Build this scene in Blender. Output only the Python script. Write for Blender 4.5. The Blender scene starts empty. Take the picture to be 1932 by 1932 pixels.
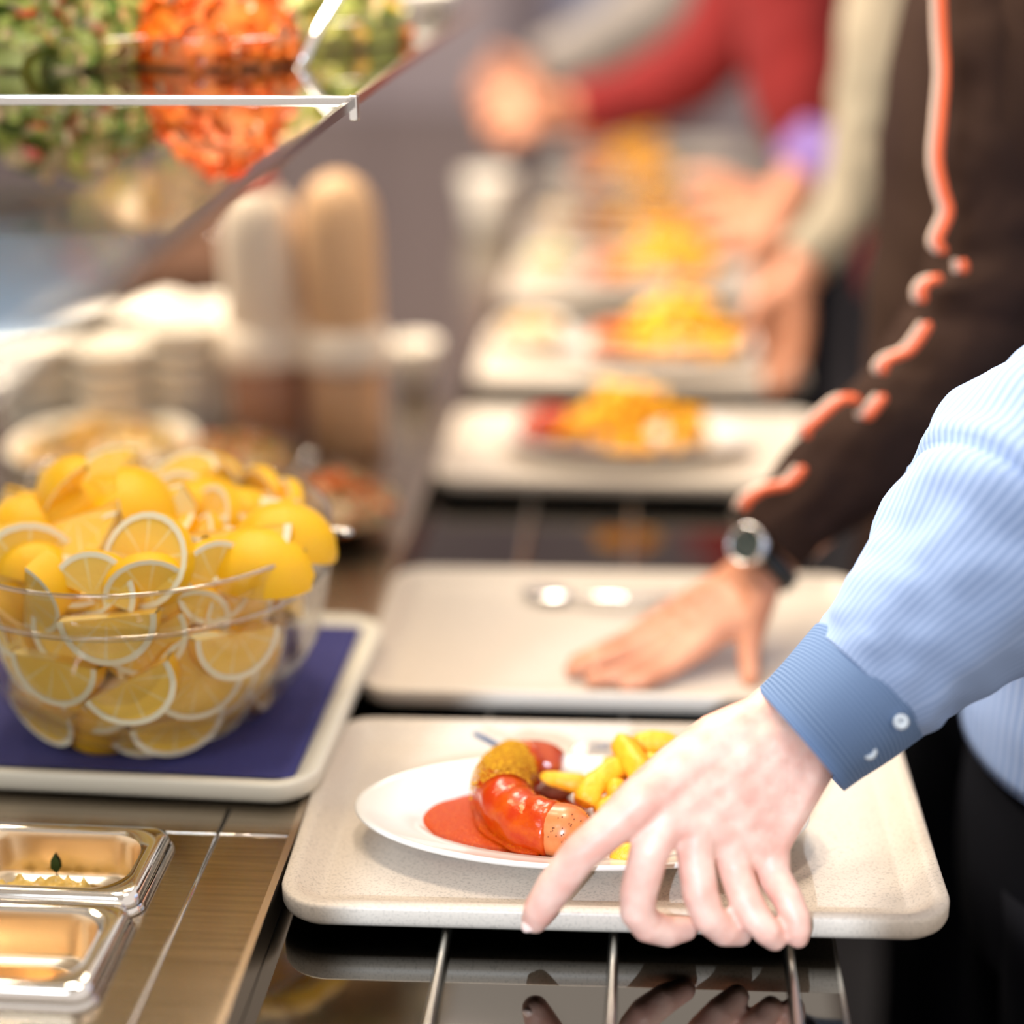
import bpy, bmesh, math, random
import numpy as np
from mathutils import Vector, Matrix, Euler, noise
random.seed(7); np.random.seed(7)
PI = math.pi
S = bpy.context.scene
C = S.collection

# ------------------------------------------------------------------ camera, world, lights, exposure
F_PX, PITCH, YAW, ROLL, CAM_H = 3282.26, 0.35380, 0.08186, -0.00765, 0.7938
cam_d = bpy.data.cameras.new('camera'); cam = bpy.data.objects.new('camera', cam_d); C.objects.link(cam)
MR = (Matrix.Rotation(YAW, 3, 'Z') @ Matrix.Rotation(PI/2-PITCH, 3, 'X') @ Matrix.Rotation(ROLL, 3, 'Z'))
cam.matrix_world = Matrix.Translation((0, 0, CAM_H)) @ MR.to_4x4()
cam_d.sensor_width = 36; cam_d.lens = F_PX/1932*36
cam_d.dof.use_dof = True; cam_d.dof.focus_distance = 1.40; cam_d.dof.aperture_fstop = 1.02
cam_d.clip_start = .01
S.camera = cam
S.view_settings.view_transform = 'Standard'; S.view_settings.look = 'None'
S.view_settings.gamma = 1; S.view_settings.use_curve_mapping = False
S.view_settings.exposure = 0.0
S.cycles.use_denoising = True
S.cycles.caustics_reflective = False; S.cycles.caustics_refractive = False

W = bpy.data.worlds.new('world'); S.world = W; W.use_nodes = True
W.node_tree.nodes['Background'].inputs[0].default_value = (.98, .88, .80, 1)
W.node_tree.nodes['Background'].inputs[1].default_value = .98

def lamp(kind, name, loc, target, energy, col, size=.5, **kw):
    d = bpy.data.lights.new(name, kind); d.energy = energy; d.color = col
    o = bpy.data.objects.new(name, d); C.objects.link(o); o.location = loc
    o.rotation_euler = (Vector(target)-Vector(loc)).to_track_quat('-Z', 'Y').to_euler()
    if kind == 'AREA': d.shape = 'DISK'; d.size = size
    if kind == 'SPOT': d.spot_size = kw['angle']; d.spot_blend = kw.get('blend', .1); d.shadow_soft_size = size
    return o
lamp('AREA', 'heat_lamp_light', (-.15, 1.55, 1.75), (-.1, 1.4, 0), 12, (1, .87, .74), .28)
lamp('AREA', 'overhead_light', (-.5, 3.0, 2.1), (-.2, 3.0, 0), 30, (1, .86, .70), .7)
lamp('AREA', 'overhead_light', (-.6, 4.6, 3.1), (-.3, 5.0, 0), 55, (1, .88, .78), 1.0)
lamp('AREA', 'heat_lamp_light', (-.62, 1.75, 1.35), (-.50, 1.6, .2), 14, (1, .86, .66), .22)
lamp('AREA', 'overhead_light', (-1.1, 2.5, 1.6), (-.8, 2.4, 0), 72, (1, .88, .74), .5)  # added fill lamp, brightens the bowl stacks and dispensers on the left
lamp('SPOT', 'cool_spot_light', (-.30, -1.0, 1.05), (-.03, 1.15, .04), 300, (.70, .83, 1), .02, angle=math.radians(9.9), blend=.10)
lamp('AREA', 'cool_fill_light', (-.9, .1, 1.5), (-.75, 1.8, .75), 17, (.72, .84, 1), .5)  # added cool fill for the blue bowl, no window stands there

# ------------------------------------------------------------------ pixel -> world (a ray cut with a real plane of the place)
CAMP = Vector((0, 0, CAM_H))
def ray(px, py): return MR @ Vector(((px-966)/F_PX, -(py-966)/F_PX, -1))
def az(px, py, z): d = ray(px, py); return CAMP + d*((z-CAM_H)/d.z)
def ay(px, py, y): d = ray(px, py); return CAMP + d*(y/d.y)

# ------------------------------------------------------------------ materials
def mat(name, col, rough=.5, metal=0, var=0, vscale=20, col2=None, bump=0, bscale=200, spec=.5, sss=0, sssr=(.01,.004,.002), coat=0, stretch=None, lo=.35, hi=.65, trans=0, coord='Object', detail=4):
    m = bpy.data.materials.new(name); m.use_nodes = True
    nt = m.node_tree; b = nt.nodes['Principled BSDF']; L = nt.links
    b.inputs['Base Color'].default_value = (*col, 1); b.inputs['Roughness'].default_value = rough
    b.inputs['Metallic'].default_value = metal; b.inputs['Specular IOR Level'].default_value = spec
    if sss:
        b.inputs['Subsurface Weight'].default_value = sss; b.inputs['Subsurface Radius'].default_value = (1,.4,.2)
        b.inputs['Subsurface Scale'].default_value = sssr[0]
    if coat: b.inputs['Coat Weight'].default_value = coat; b.inputs['Coat Roughness'].default_value = .06
    tc = nt.nodes.new('ShaderNodeTexCoord'); src = tc.outputs[coord]
    if stretch:
        mp = nt.nodes.new('ShaderNodeMapping'); mp.inputs['Scale'].default_value = stretch
        L.new(src, mp.inputs[0]); src = mp.outputs[0]
    if col2:
        n = nt.nodes.new('ShaderNodeTexNoise'); n.inputs['Scale'].default_value = vscale; n.inputs['Detail'].default_value = detail
        L.new(src, n.inputs['Vector'])
        r = nt.nodes.new('ShaderNodeValToRGB'); r.color_ramp.elements[0].position = lo; r.color_ramp.elements[1].position = hi
        r.color_ramp.elements[0].color = (*col, 1); r.color_ramp.elements[1].color = (*col2, 1)
        L.new(n.outputs['Fac'], r.inputs[0]); L.new(r.outputs[0], b.inputs['Base Color'])
    if bump:
        n2 = nt.nodes.new('ShaderNodeTexNoise'); n2.inputs['Scale'].default_value = bscale; n2.inputs['Detail'].default_value = 3
        L.new(src, n2.inputs['Vector'])
        bp = nt.nodes.new('ShaderNodeBump'); bp.inputs['Strength'].default_value = bump; bp.inputs['Distance'].default_value = .002
        L.new(n2.outputs['Fac'], bp.inputs['Height']); L.new(bp.outputs[0], b.inputs['Normal'])
    if trans: b.inputs['Transmission Weight'].default_value = trans
    return m

def clear_glass(name, tint=(1, 1, 1), power=2.2, scale=.9, base=.04, rough=.03):
    """thin clear glass: passes light straight, reflects more the flatter one looks at it"""
    m = bpy.data.materials.new(name); m.use_nodes = True; nt = m.node_tree; L = nt.links
    for n in list(nt.nodes): nt.nodes.remove(n)
    o = nt.nodes.new('ShaderNodeOutputMaterial'); mx = nt.nodes.new('ShaderNodeMixShader')
    t = nt.nodes.new('ShaderNodeBsdfTransparent'); t.inputs[0].default_value = (*tint, 1)
    g = nt.nodes.new('ShaderNodeBsdfGlossy'); g.inputs['Roughness'].default_value = rough
    lw = nt.nodes.new('ShaderNodeLayerWeight'); lw.inputs[0].default_value = .5
    p = nt.nodes.new('ShaderNodeMath'); p.operation = 'POWER'; p.inputs[1].default_value = power
    q = nt.nodes.new('ShaderNodeMath'); q.operation = 'MULTIPLY_ADD'; q.inputs[1].default_value = scale; q.inputs[2].default_value = base; q.use_clamp = True
    L.new(lw.outputs['Facing'], p.inputs[0]); L.new(p.outputs[0], q.inputs[0]); L.new(q.outputs[0], mx.inputs[0])
    L.new(t.outputs[0], mx.inputs[1]); L.new(g.outputs[0], mx.inputs[2]); L.new(mx.outputs[0], o.inputs[0])
    return m

def stripe_mat(name, c1, c2, count, axis=0, rough=.85, duty=.5):
    m = bpy.data.materials.new(name); m.use_nodes = True; nt = m.node_tree; L = nt.links
    b = nt.nodes['Principled BSDF']; b.inputs['Roughness'].default_value = rough; b.inputs['Specular IOR Level'].default_value = .2
    uv = nt.nodes.new('ShaderNodeUVMap'); sp = nt.nodes.new('ShaderNodeSeparateXYZ'); L.new(uv.outputs[0], sp.inputs[0])
    a = nt.nodes.new('ShaderNodeMath'); a.operation = 'MULTIPLY'; a.inputs[1].default_value = count; L.new(sp.outputs[axis], a.inputs[0])
    f = nt.nodes.new('ShaderNodeMath'); f.operation = 'FRACT'; L.new(a.outputs[0], f.inputs[0])
    r = nt.nodes.new('ShaderNodeValToRGB'); r.color_ramp.elements[0].position = duty-.1; r.color_ramp.elements[1].position = duty+.1
    r.color_ramp.elements[0].color = (*c1, 1); r.color_ramp.elements[1].color = (*c2, 1)
    L.new(f.outputs[0], r.inputs[0]); L.new(r.outputs[0], b.inputs['Base Color'])
    return m

M = {}
M['tray'] = mat('tray_laminate', (.60, .525, .44), .42, col2=(.44, .385, .325), vscale=420, lo=.50, hi=.72, detail=2)
M['tray_far'] = M['tray']
M['cream_tray'] = mat('cream_tray_plastic', (.80, .77, .66), .4)
M['china'] = mat('white_china', (.70, .685, .65), .15, coat=.3)
M['slide'] = mat('dark_polished_slide', (.19, .178, .160), .045, 1, bump=.03, bscale=8)
M['slide_edge'] = mat('dark_slide_edge', (.02, .02, .024), .35)
M['rail'] = mat('rail_steel', (.55, .53, .48), .22, 1)
M['steel'] = mat('brushed_steel', (.37, .315, .245), .18, 1, col2=(.46, .39, .31), vscale=8, stretch=(1, 30, 1), bump=.06, bscale=60)
M['pan'] = mat('warm_lit_pan_steel', (.92, .74, .52), .24, 1)  # orange lamp reflection inside the pans is put into this steel colour
M['steel_trim'] = mat('warm_steel_trim', (.60, .50, .40), .25, 1)
M['chrome'] = mat('chrome', (.82, .80, .78), .10, 1)
M['glass'] = clear_glass('bowl_glass', (.975, .965, .94), 2.6, .5, .035)
M['shelf_glass'] = clear_glass('reflective_shelf_glass', (.80, .78, .74), 1.25, 1.0, .03, .02)
M['rim2'] = clear_glass('bowl_rim_glass', (.80, .77, .70), 1.3, .8, .18, .02)
M['rim_glass'] = mat('glass_rim', (.85, .82, .74), .05, 0, spec=1, coat=1)
M['napkin'] = mat('blue_napkin', (.035, .036, .17), .9, col2=(.06, .06, .24), vscale=900, bump=.5, bscale=600)
M['peel'] = mat('lemon_peel', (1, .56, .003), .34, bump=.35, bscale=900, sss=.25, sssr=(.006,))
M['pith'] = mat('lemon_pith', (.95, .88, .66), .55, sss=.2, sssr=(.004,))
M['skin'] = mat('fair_skin', (.80, .52, .42), .46, col2=(.70, .36, .28), vscale=42, sss=.14, sssr=(.006,), bump=.15, bscale=500)
M['skin_warm'] = mat('warm_skin', (.62, .28, .16), .48, col2=(.52, .21, .11), vscale=30, sss=.12, sssr=(.006,))
M['nail'] = mat('finger_nail', (.86, .62, .54), .25)
M['ketchup'] = mat('curry_ketchup', (.46, .045, .001), .32, col2=(.66, .16, .004), vscale=420, bump=.6, bscale=500, spec=.22, coat=0, lo=.55, hi=.75)
M['sauce'] = mat('sausage_sauce_coat', (.44, .026, .001), .20, col2=(.54, .075, .002), vscale=60, bump=.3, bscale=220, spec=.35, coat=.15)
M['sausage'] = mat('sausage_skin', (.70, .22, .065), .30, col2=(.56, .14, .035), vscale=50, sss=.1, sssr=(.004,), coat=.1)
M['sausage_dark'] = mat('reddish_sausage_skin', (.30, .03, .01), .25, col2=(.42, .07, .02), vscale=50, spec=.4, coat=.15)
M['speck'] = mat('pepper_speck', (.20, .06, .015), .6)
M['meat'] = mat('cut_meat', (.28, .11, .07), .7, bump=.8, bscale=300)
M['curry'] = mat('curry_powder', (.80, .44, .008), .95, col2=(.50, .18, .004), vscale=350, bump=1, bscale=600)
M['fry'] = mat('golden_fry', (.95, .47, .02), .45, col2=(.90, .32, .006), vscale=60, bump=.7, bscale=240, sss=.3, sssr=(.004,), lo=.4, hi=.8)
M['far_fry'] = mat('far_golden_fry', (.98, .56, .015), .55, col2=(.96, .42, .006), vscale=40)
M['shirt'] = stripe_mat('pale_blue_striped_cotton', (.34, .46, .74), (.24, .36, .66), 95, 0)
M['cuff'] = stripe_mat('shaded_blue_cuff_cotton', (.20, .30, .50), (.09, .16, .31), 330, 1)  # darker than the sleeve: shadow over the cuff put into the colour
M['sleeve'] = stripe_mat('blue_sleeve_cotton', (.36, .48, .74), (.26, .37, .62), 75, 0)
M['trouser'] = mat('black_trousers', (.006, .0065, .010), .9, spec=.1)
M['button'] = mat('shirt_button', (.62, .72, .82), .15, coat=1)
M['jacket'] = mat('dark_brown_knit', (.027, .0145, .0115), .9, col2=(.036, .020, .014), vscale=6, bump=.5, bscale=700, spec=.05, sss=0)
M['orange_piping'] = mat('orange_piping', (.80, .13, .035), .6)
M['pale_piping'] = mat('pale_piping', (.62, .46, .36), .6)
M['red'] = mat('red_sweater', (.23, .008, .007), .9, col2=(.16, .005, .005), vscale=9)
M['purple'] = mat('violet_cuff', (.27, .17, .46), .85)
M['beige'] = mat('beige_jacket', (.36, .30, .21), .9, col2=(.28, .24, .17), vscale=7)
M['grey_cloth'] = mat('grey_cardigan', (.24, .22, .20), .9, col2=(.36, .31, .27), vscale=6)
M['lavender_cloth'] = mat('pale_lavender_shirt', (.33, .34, .46), .9)
M['watch_black'] = mat('black_rubber', (.012, .014, .015), .4)
M['dial'] = mat('watch_dial', (.03, .045, .04), .15, coat=1)
M['wall'] = mat('lavender_grey_wall', (.30, .245, .27), .85, col2=(.36, .30, .31), vscale=2)
M['brown'] = mat('brown_wood_panel', (.13, .06, .035), .6, col2=(.20, .10, .06), vscale=3)
M['floor'] = mat('dark_floor_tiles', (.016, .015, .018), .5, col2=(.03, .028, .03), vscale=4)
M['blackpanel'] = mat('black_counter_panel', (.02, .02, .025), .35)
M['cup_white'] = mat('white_stoneware', (.86, .80, .70), .4, coat=.2)
M['tan'] = mat('tan_sauce_plastic', (.72, .46, .26), .45)
M['cream'] = mat('cream_plastic', (.86, .74, .60), .45)
M['jar_brown'] = mat('brown_jar', (.42, .20, .11), .4)
M['jar_tan'] = mat('light_brown_jar', (.62, .35, .18), .4)
M['red_cap'] = mat('red_cap', (.62, .12, .09), .4)
M['blue_bowl'] = mat('light_blue_porcelain', (.62, .82, 1.0), .2, coat=.5)
M['leaf'] = mat('green_leaf', (.26, .33, .05), .45, col2=(.48, .50, .12), vscale=30)
M['dark_leaf'] = mat('dark_green_leaf', (.07, .15, .02), .45, col2=(.14, .22, .04), vscale=30)
M['carrot'] = mat('carrot_shred', (.74, .12, .002), .5, col2=(.80, .20, .006), vscale=40)
M['radish'] = mat('tomato_red', (.62, .06, .02), .35)
M['pasta'] = mat('cream_pasta', (.74, .58, .34), .5, col2=(.66, .44, .22), vscale=40)
M['corn'] = mat('yellow_corn', (.90, .56, .06), .45)
M['yellow_food'] = mat('yellow_sauce_pasta', (.86, .60, .16), .35, col2=(.80, .50, .10), vscale=80, coat=.4)
M['herb'] = mat('dark_herb', (.03, .07, .015), .6)
M['lamp_glow'] = mat('lamp', (1, .9, .7), .5)

def flesh_mat(name, c1, c2):
    m = bpy.data.materials.new(name); m.use_nodes = True; nt = m.node_tree; L = nt.links
    b = nt.nodes['Principled BSDF']; b.inputs['Roughness'].default_value = .25
    b.inputs['Subsurface Weight'].default_value = .3; b.inputs['Subsurface Radius'].default_value = (1, .6, .2); b.inputs['Subsurface Scale'].default_value = .008
    tc = nt.nodes.new('ShaderNodeTexCoord'); sp = nt.nodes.new('ShaderNodeSeparateXYZ'); L.new(tc.outputs['Object'], sp.inputs[0])
    at = nt.nodes.new('ShaderNodeMath'); at.operation = 'ARCTAN2'; L.new(sp.outputs['Y'], at.inputs[0]); L.new(sp.outputs['X'], at.inputs[1])
    mu = nt.nodes.new('ShaderNodeMath'); mu.operation = 'MULTIPLY'; mu.inputs[1].default_value = 9/(2*PI); L.new(at.outputs[0], mu.inputs[0])
    fr = nt.nodes.new('ShaderNodeMath'); fr.operation = 'FRACT'; L.new(mu.outputs[0], fr.inputs[0])
    sb = nt.nodes.new('ShaderNodeMath'); sb.operation = 'SUBTRACT'; sb.inputs[1].default_value = .5; L.new(fr.outputs[0], sb.inputs[0])
    ab = nt.nodes.new('ShaderNodeMath'); ab.operation = 'ABSOLUTE'; L.new(sb.outputs[0], ab.inputs[0])
    r = nt.nodes.new('ShaderNodeValToRGB'); r.color_ramp.elements[0].position = .40; r.color_ramp.elements[1].position = .49
    r.color_ramp.elements[0].color = (*c1, 1); r.color_ramp.elements[1].color = (*c2, 1); L.new(ab.outputs[0], r.inputs[0])
    L.new(r.outputs[0], b.inputs['Base Color'])
    n = nt.nodes.new('ShaderNodeTexNoise'); n.inputs['Scale'].default_value = 350; L.new(tc.outputs['Object'], n.inputs['Vector'])
    bp = nt.nodes.new('ShaderNodeBump'); bp.inputs['Strength'].default_value = .6; bp.inputs['Distance'].default_value = .001
    L.new(n.outputs['Fac'], bp.inputs['Height']); L.new(bp.outputs[0], b.inputs['Normal'])
    return m
M['flesh'] = flesh_mat('lemon_flesh', (.98, .63, .10), (.97, .77, .34))

# ------------------------------------------------------------------ mesh helpers
def mesh(name, V, Fc, m, parent=None, smooth=True, uvs=None):
    me = bpy.data.meshes.new(name); me.from_pydata([tuple(v) for v in V], [], [tuple(f) for f in Fc]); me.validate()
    if uvs is not None:
        ul = me.uv_layers.new(name='UVMap')
        for l in me.loops: ul.data[l.index].uv = uvs[l.vertex_index]
    if smooth: me.polygons.foreach_set('use_smooth', [True]*len(me.polygons))
    if m: me.materials.append(m)
    o = bpy.data.objects.new(name, me); C.objects.link(o)
    if parent: o.parent = parent
    return o
class MB:
    def __init__(s): s.V = []; s.F = []
    def add(s, V, F):
        n = len(s.V); s.V += [tuple(v) for v in V]; s.F += [tuple(i+n for i in f) for f in F]; return s
    def build(s, name, m, parent=None, smooth=True): return mesh(name, s.V, s.F, m, parent, smooth)
def tag(o, label=None, cat=None, group=None, kind=None):
    if label: o['label'] = label
    if cat: o['category'] = cat
    if group: o['group'] = group
    if kind: o['kind'] = kind
    return o
def empty(name, loc, label=None, cat=None, group=None, rz=0):
    o = bpy.data.objects.new(name, None); C.objects.link(o); o.location = loc; o.rotation_euler = (0, 0, rz); o.empty_display_size = .02
    return tag(o, label, cat, group)
def copy_tree(o, parent=None):
    c = o.copy(); C.objects.link(c)
    if parent: c.parent = parent
    for ch in list(o.children): copy_tree(ch, c)
    return c
def wp(o):
    """parent in place: mesh vertices were written in world coordinates, the Empty sits elsewhere"""
    bpy.context.view_layer.update()
def bevelled(o, w, seg=2):
    md = o.modifiers.new('bevel', 'BEVEL'); md.width = w; md.segments = seg; md.limit_method = 'ANGLE'; return o
def box(x0, x1, y0, y1, z0, z1):
    V = [(x, y, z) for x in (x0, x1) for y in (y0, y1) for z in (z0, z1)]
    return V, [(0,1,3,2),(4,6,7,5),(0,4,5,1),(2,3,7,6),(0,2,6,4),(1,5,7,3)]
def rings(R, closed=True, cap0=False, cap1=False):
    n = len(R[0]); V = [v for r in R for v in r]; F = []
    for i in range(len(R)-1):
        for j in range(n if closed else n-1):
            k = (j+1) % n; F.append((i*n+j, i*n+k, (i+1)*n+k, (i+1)*n+j))
    if cap0: F.append(tuple(range(n-1, -1, -1)))
    if cap1: F.append(tuple((len(R)-1)*n+j for j in range(n)))
    return V, F
def lathe(prof, n=48, cx=0, cy=0, cz=0, sx=1, sy=1):
    R = [[(cx+r*sx*math.cos(2*PI*j/n), cy+r*sy*math.sin(2*PI*j/n), cz+z) for j in range(n)] for r, z in prof]
    return rings(R)
def rrect(w, d, r, n=8):
    """rounded rectangle 0..w, 0..d, counter clockwise"""
    P = []
    for cx, cy, a0 in ((w-r, r, -PI/2), (w-r, d-r, 0), (r, d-r, PI/2), (r, r, PI)):
        for k in range(n+1):
            a = a0+PI/2*k/n; P.append((cx+r*math.cos(a), cy+r*math.sin(a)))
    return P
def rloft(w, d, r, prof, n=8, cap0=True, cap1=True):
    R = []
    for ins, z in prof:
        ri = max(r-ins, .003)
        R.append([(x+ins, y+ins, z) for x, y in rrect(w-2*ins, d-2*ins, ri, n)])
    return rings(R, True, cap0, cap1)
def catmull(P, n):
    P = [np.array(p, float) for p in P]; Q = [2*P[0]-P[1]]+P+[2*P[-1]-P[-2]]; out = []
    m = len(P)-1
    for s in range(n+1):
        t = s/n*m; i = min(int(t), m-1); u = t-i; a, b, c, d = Q[i:i+4]
        out.append(.5*((2*b)+(c-a)*u+(2*a-5*b+4*c-d)*u*u+(3*b-a-3*c+d)*u**3))
    return out
def tube(P, n=30, seg=16, disp=None, flat=None, up=(0, 0, 1), caps=True, round_ends=False, uv=False):
    """P: list of (x,y,z,r[,r2]); r across 'side', r2 along 'up-ish'"""
    pts = [list(p)+([p[3]] if len(p) == 4 else []) for p in P]
    Q = catmull(pts, n); R = []; U = []
    L = [0]
    for i in range(1, len(Q)): L.append(L[-1]+np.linalg.norm(Q[i][:3]-Q[i-1][:3]))
    for i, q in enumerate(Q):
        t = Q[min(i+1, n)][:3]-Q[max(i-1, 0)][:3]; t /= np.linalg.norm(t)+1e-9
        s = np.cross(t, up); s /= np.linalg.norm(s)+1e-9; u = np.cross(s, t)
        k = 1
        if round_ends:
            e = min(L[i], L[-1]-L[i]); rr = q[3]
            if e < rr: k = math.sqrt(max(1-(1-e/rr)**2, .0025))
        ring = []
        for j in range(seg):
            a = 2*PI*j/seg; d = disp(L[i]/L[-1], a, L[i]) if disp else 0
            ring.append(tuple(q[:3]+s*math.cos(a)*(q[3]*k+d)+u*math.sin(a)*(q[4]*k+d)))
            U.append((j/seg if j <= seg/2 else 1-j/seg, L[i]))
        R.append(ring)
    V, F = rings(R, True, caps, caps)
    return (V, F, U) if uv else (V, F)
def sphere(c, r, n=8, m=6, sc=(1, 1, 1)):
    R = [[(c[0]+r*sc[0]*math.sin(PI*max(min(i/m, .995), .005))*math.cos(2*PI*j/n), c[1]+r*sc[1]*math.sin(PI*max(min(i/m, .995), .005))*math.sin(2*PI*j/n), c[2]-r*sc[2]*math.cos(PI*i/m)) for j in range(n)] for i in range(m+1)]
    return rings(R, True, True, True)
def remesh(o, vox, smooth=6, fac=.5):
    md = o.modifiers.new('r', 'REMESH'); md.mode = 'VOXEL'; md.voxel_size = vox; md.use_smooth_shade = True
    if smooth: s = o.modifiers.new('s', 'SMOOTH'); s.iterations = smooth; s.factor = fac
    bpy.context.view_layer.update()
    dg = bpy.context.evaluated_depsgraph_get(); me = bpy.data.meshes.new_from_object(o.evaluated_get(dg))
    m = o.data.materials[0] if o.data.materials else None
    o.modifiers.clear(); o.data = me
    if m and not me.materials: me.materials.append(m)
    me.polygons.foreach_set('use_smooth', [True]*len(me.polygons))
    return o
def local(V, loc): return [(v[0]-loc[0], v[1]-loc[1], v[2]-loc[2]) for v in V]
def part(name, VF, m, parent, smooth=True):
    """a part written in world coordinates under an unrotated Empty or object"""
    l = parent.location if parent.parent is None else parent.parent.location
    uv = VF[2] if len(VF) == 3 else None
    return mesh(name, local(VF[0], l), VF[1], m, parent, smooth, uv)

# ------------------------------------------------------------------ the setting
tag(mesh('floor', *box(-4, 4, -2.5, 8.2, -.95, -.9), M['floor'], smooth=False), 'dark floor', kind='structure')
tag(mesh('wall_back', *box(-4, 4, 8, 8.2, -.9, 2.9), M['wall'], smooth=False), 'blurred lavender grey back wall', kind='structure')
XE = -.2887      # edge between the serving counter and the tray slide
TZ = .030        # top of the serving counter (the slide top is z = 0)

# tray slide ---------------------------------------------------------------
sl = empty('tray_slide', (0, 2.9, 0), 'dark mirror-polished tray slide with slim raised rails running under the trays', 'counter')
part('slide_top', box(XE+.0005, .153, .35, 6.0, -.03, 0), M['slide'], sl, False)
part('edge_strip', box(.153, .156, .35, 6.0, -.032, .001), M['rail'], sl, False)
part('base_panel', box(XE+.01, .12, .40, 5.95, -.90, -.031), M['blackpanel'], sl, False)
for x in (-.15, -.018, .118):
    part('rail', tube([(x, .36, .0065, .0042, .0058), (x, 2.0, .0065, .0042, .0058), (x, 5.98, .0065, .0042, .0058)], 8, 12), M['rail'], sl)

# serving counter ------------------------------------------------------------
sc_ = empty('serving_counter', (-.9, 2.9, 0), 'brushed steel serving counter on the left, with sunken pans and a folded steel lip', 'counter')
# worktop in strips around the pan cut-out (X -1.6..-.396, Y .86..1.235)
PX0, PX1, PY0, PY1 = -.555, -.402, 1.026, 1.236
tp = MB()
tp.add(*box(PX1, XE-.006, .35, 6.0, .0, TZ)); tp.add(*box(-1.6, PX1, PY1, 6.0, .0, TZ)); tp.add(*box(-1.6, PX1, .35, PY0, .0, TZ)); tp.add(*box(-1.6, PX0, PY0, PY1, .0, TZ))
tp.build('worktop', M['steel'], sc_, False); sc_.children[-1].location = (.9, -2.9, 0)
part('edge_trim', box(XE-.006, XE, .35, 6.0, .001, TZ+.0015), M['steel_trim'], sc_, False)
part('raised_seam', tube([(-.355, .36, TZ, .0022, .0016), (-.355, .8, TZ, .0022, .0016), (-.355, 1.303, TZ, .0022, .0016)], 6, 8), M['chrome'], sc_)
part('cross_seam', tube([(-.62, 1.262, TZ, .0012), (-.45, 1.262, TZ, .0012), (-.293, 1.262, TZ, .0012)], 6, 8), M['chrome'], sc_)
part('well', box(PX0, PX1, PY0, PY1, -.14, -.135), M['steel'], sc_, False)
part('front_panel', box(-1.59, XE-.012, .40, 5.95, -.90, -.15), M['blackpanel'], sc_, False)

# gastronorm pans --------------------------------------------------------------
def pan(y0, y1, label, food=False):
    w, d = .176, y1-y0; loc = (-.390-w, y0, TZ)
    p = empty('food_pan', loc, label, 'pan', 'small steel food pans at the lower left')
    prof = [(0, .002), (-.0015, .006), (0, .0135), (.003, .0165), (.010, .0172), (.0145, .0150), (.0165, .008), (.018, -.018), (.020, -.024), (.0245, -.026), (.0255, -.030), (.029, -.085), (.034, -.093), (.045, -.096)]
    def well(pr):
        R = []
        for ins, z in pr:
            ri = .013+max(0, ins)*1.05 if ins < .02 else .036
            R.append([(x+ins, y+ins, z) for x, y in rrect(w-2*ins, d-2*ins, ri, 10)])
        return R
    V, F = rings(well(prof[:6])); mesh('flange', V, F, M['chrome'], p)
    V, F = rings(well(prof[5:]), True, False, True)
    mesh('pan_well', V, F, M['pan'], p)
    V, F = rloft(w, d, .013, [(-.0005, .0015), (-.0045, .0), (-.0052, .002), (-.0025, .006)], 10, False, False)
    mesh('rim_lip', V, F, M['chrome'], p)
    return p
pan1 = pan(1.136, 1.245, 'steel food pan with yellow food and a stuck herb leaf, behind the nearest pan', True)
pan2 = pan(1.015, 1.129, 'nearest steel food pan, empty, at the lower left corner')
hl = empty('herb_leaf', (0, 0, 0), 'dark green herb leaf stuck inside the rear steel pan', 'herb')
hp = ay(105, 1630, 1.226)
V = [(0, 0, -.009), (.004, -.001, -.003), (.0038, -.001, .003), (0, 0, .010), (-.004, -.001, .003), (-.0045, -.001, -.004), (0, -.0025, 0)]
hl.location = hp
mesh('leaf_blade', V, [(6, i, (i+1) % 6) for i in range(6)], M['herb'], hl)
mesh('stalk', *tube([(0, -.001, -.009, .0006), (.001, -.001, -.012, .0006), (.002, -.001, -.016, .0005)], 4, 6), M['herb'], hl)
# yellow food in the rear pan
g = []; F = []
n = 34
for i in range(n):
    for j in range(n):
        x = -.545+.108*i/(n-1); y = 1.166+.055*j/(n-1)
        e = min(1, 6*min(i, n-1-i, j, n-1-j)/n)
        z = -.016+e*(.028+.012*noise.noise(Vector((x*70, y*70, 3)))+.006*noise.noise(Vector((x*240, y*240, 1))))
        g.append((x, y, z))
for i in range(n-1):
    for j in range(n-1): F.append((i*n+j, (i+1)*n+j, (i+1)*n+j+1, i*n+j+1))
tag(mesh('yellow_pasta', g, F, M['yellow_food']), 'creamy yellow pasta left in the rear steel pan', 'food', kind='stuff')

# ------------------------------------------------------------------ trays
TRAY_PROF = [(.016, 0), (.006, .001), (.0015, .005), (0, .009), (0, .0195), (.0012, .0215), (.003, .022), (.010, .0218), (.014, .0195), (.028, .0100), (.034, .0090)]
def make_tray(loc, rz, label, w=.53, d=.325, m='tray', prof=TRAY_PROF, name='cafeteria_tray'):
    V, F = rloft(w, d, .040, prof, 10)
    o = mesh(name, V, F, M[m]); o.location = loc; o.rotation_euler = (0, 0, rz)
    return tag(o, label, 'tray')
T0 = .0125
make_tray((-.2845, 1.1525, T0), math.radians(1.3), 'speckled beige cafeteria tray at the front carrying the oval plate of sausage and fries')
make_tray((-.2855, 1.537, T0), math.radians(.5), 'empty beige tray behind the front one, under the outstretched hand')
make_tray((-.2860, 2.178, T0), 0, 'beige tray with a blurred plate of fries, behind the dark gap')
far_y = [2.66, 3.22, 3.66, 4.30, 4.85]
far_lab = ['second tray of fries counting away from the dark gap', 'third tray of fries counting away from the dark gap', 'fourth tray of fries counting away from the dark gap', 'fifth tray of fries, far down the slide', 'farthest tray of fries at the end of the slide']
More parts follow.
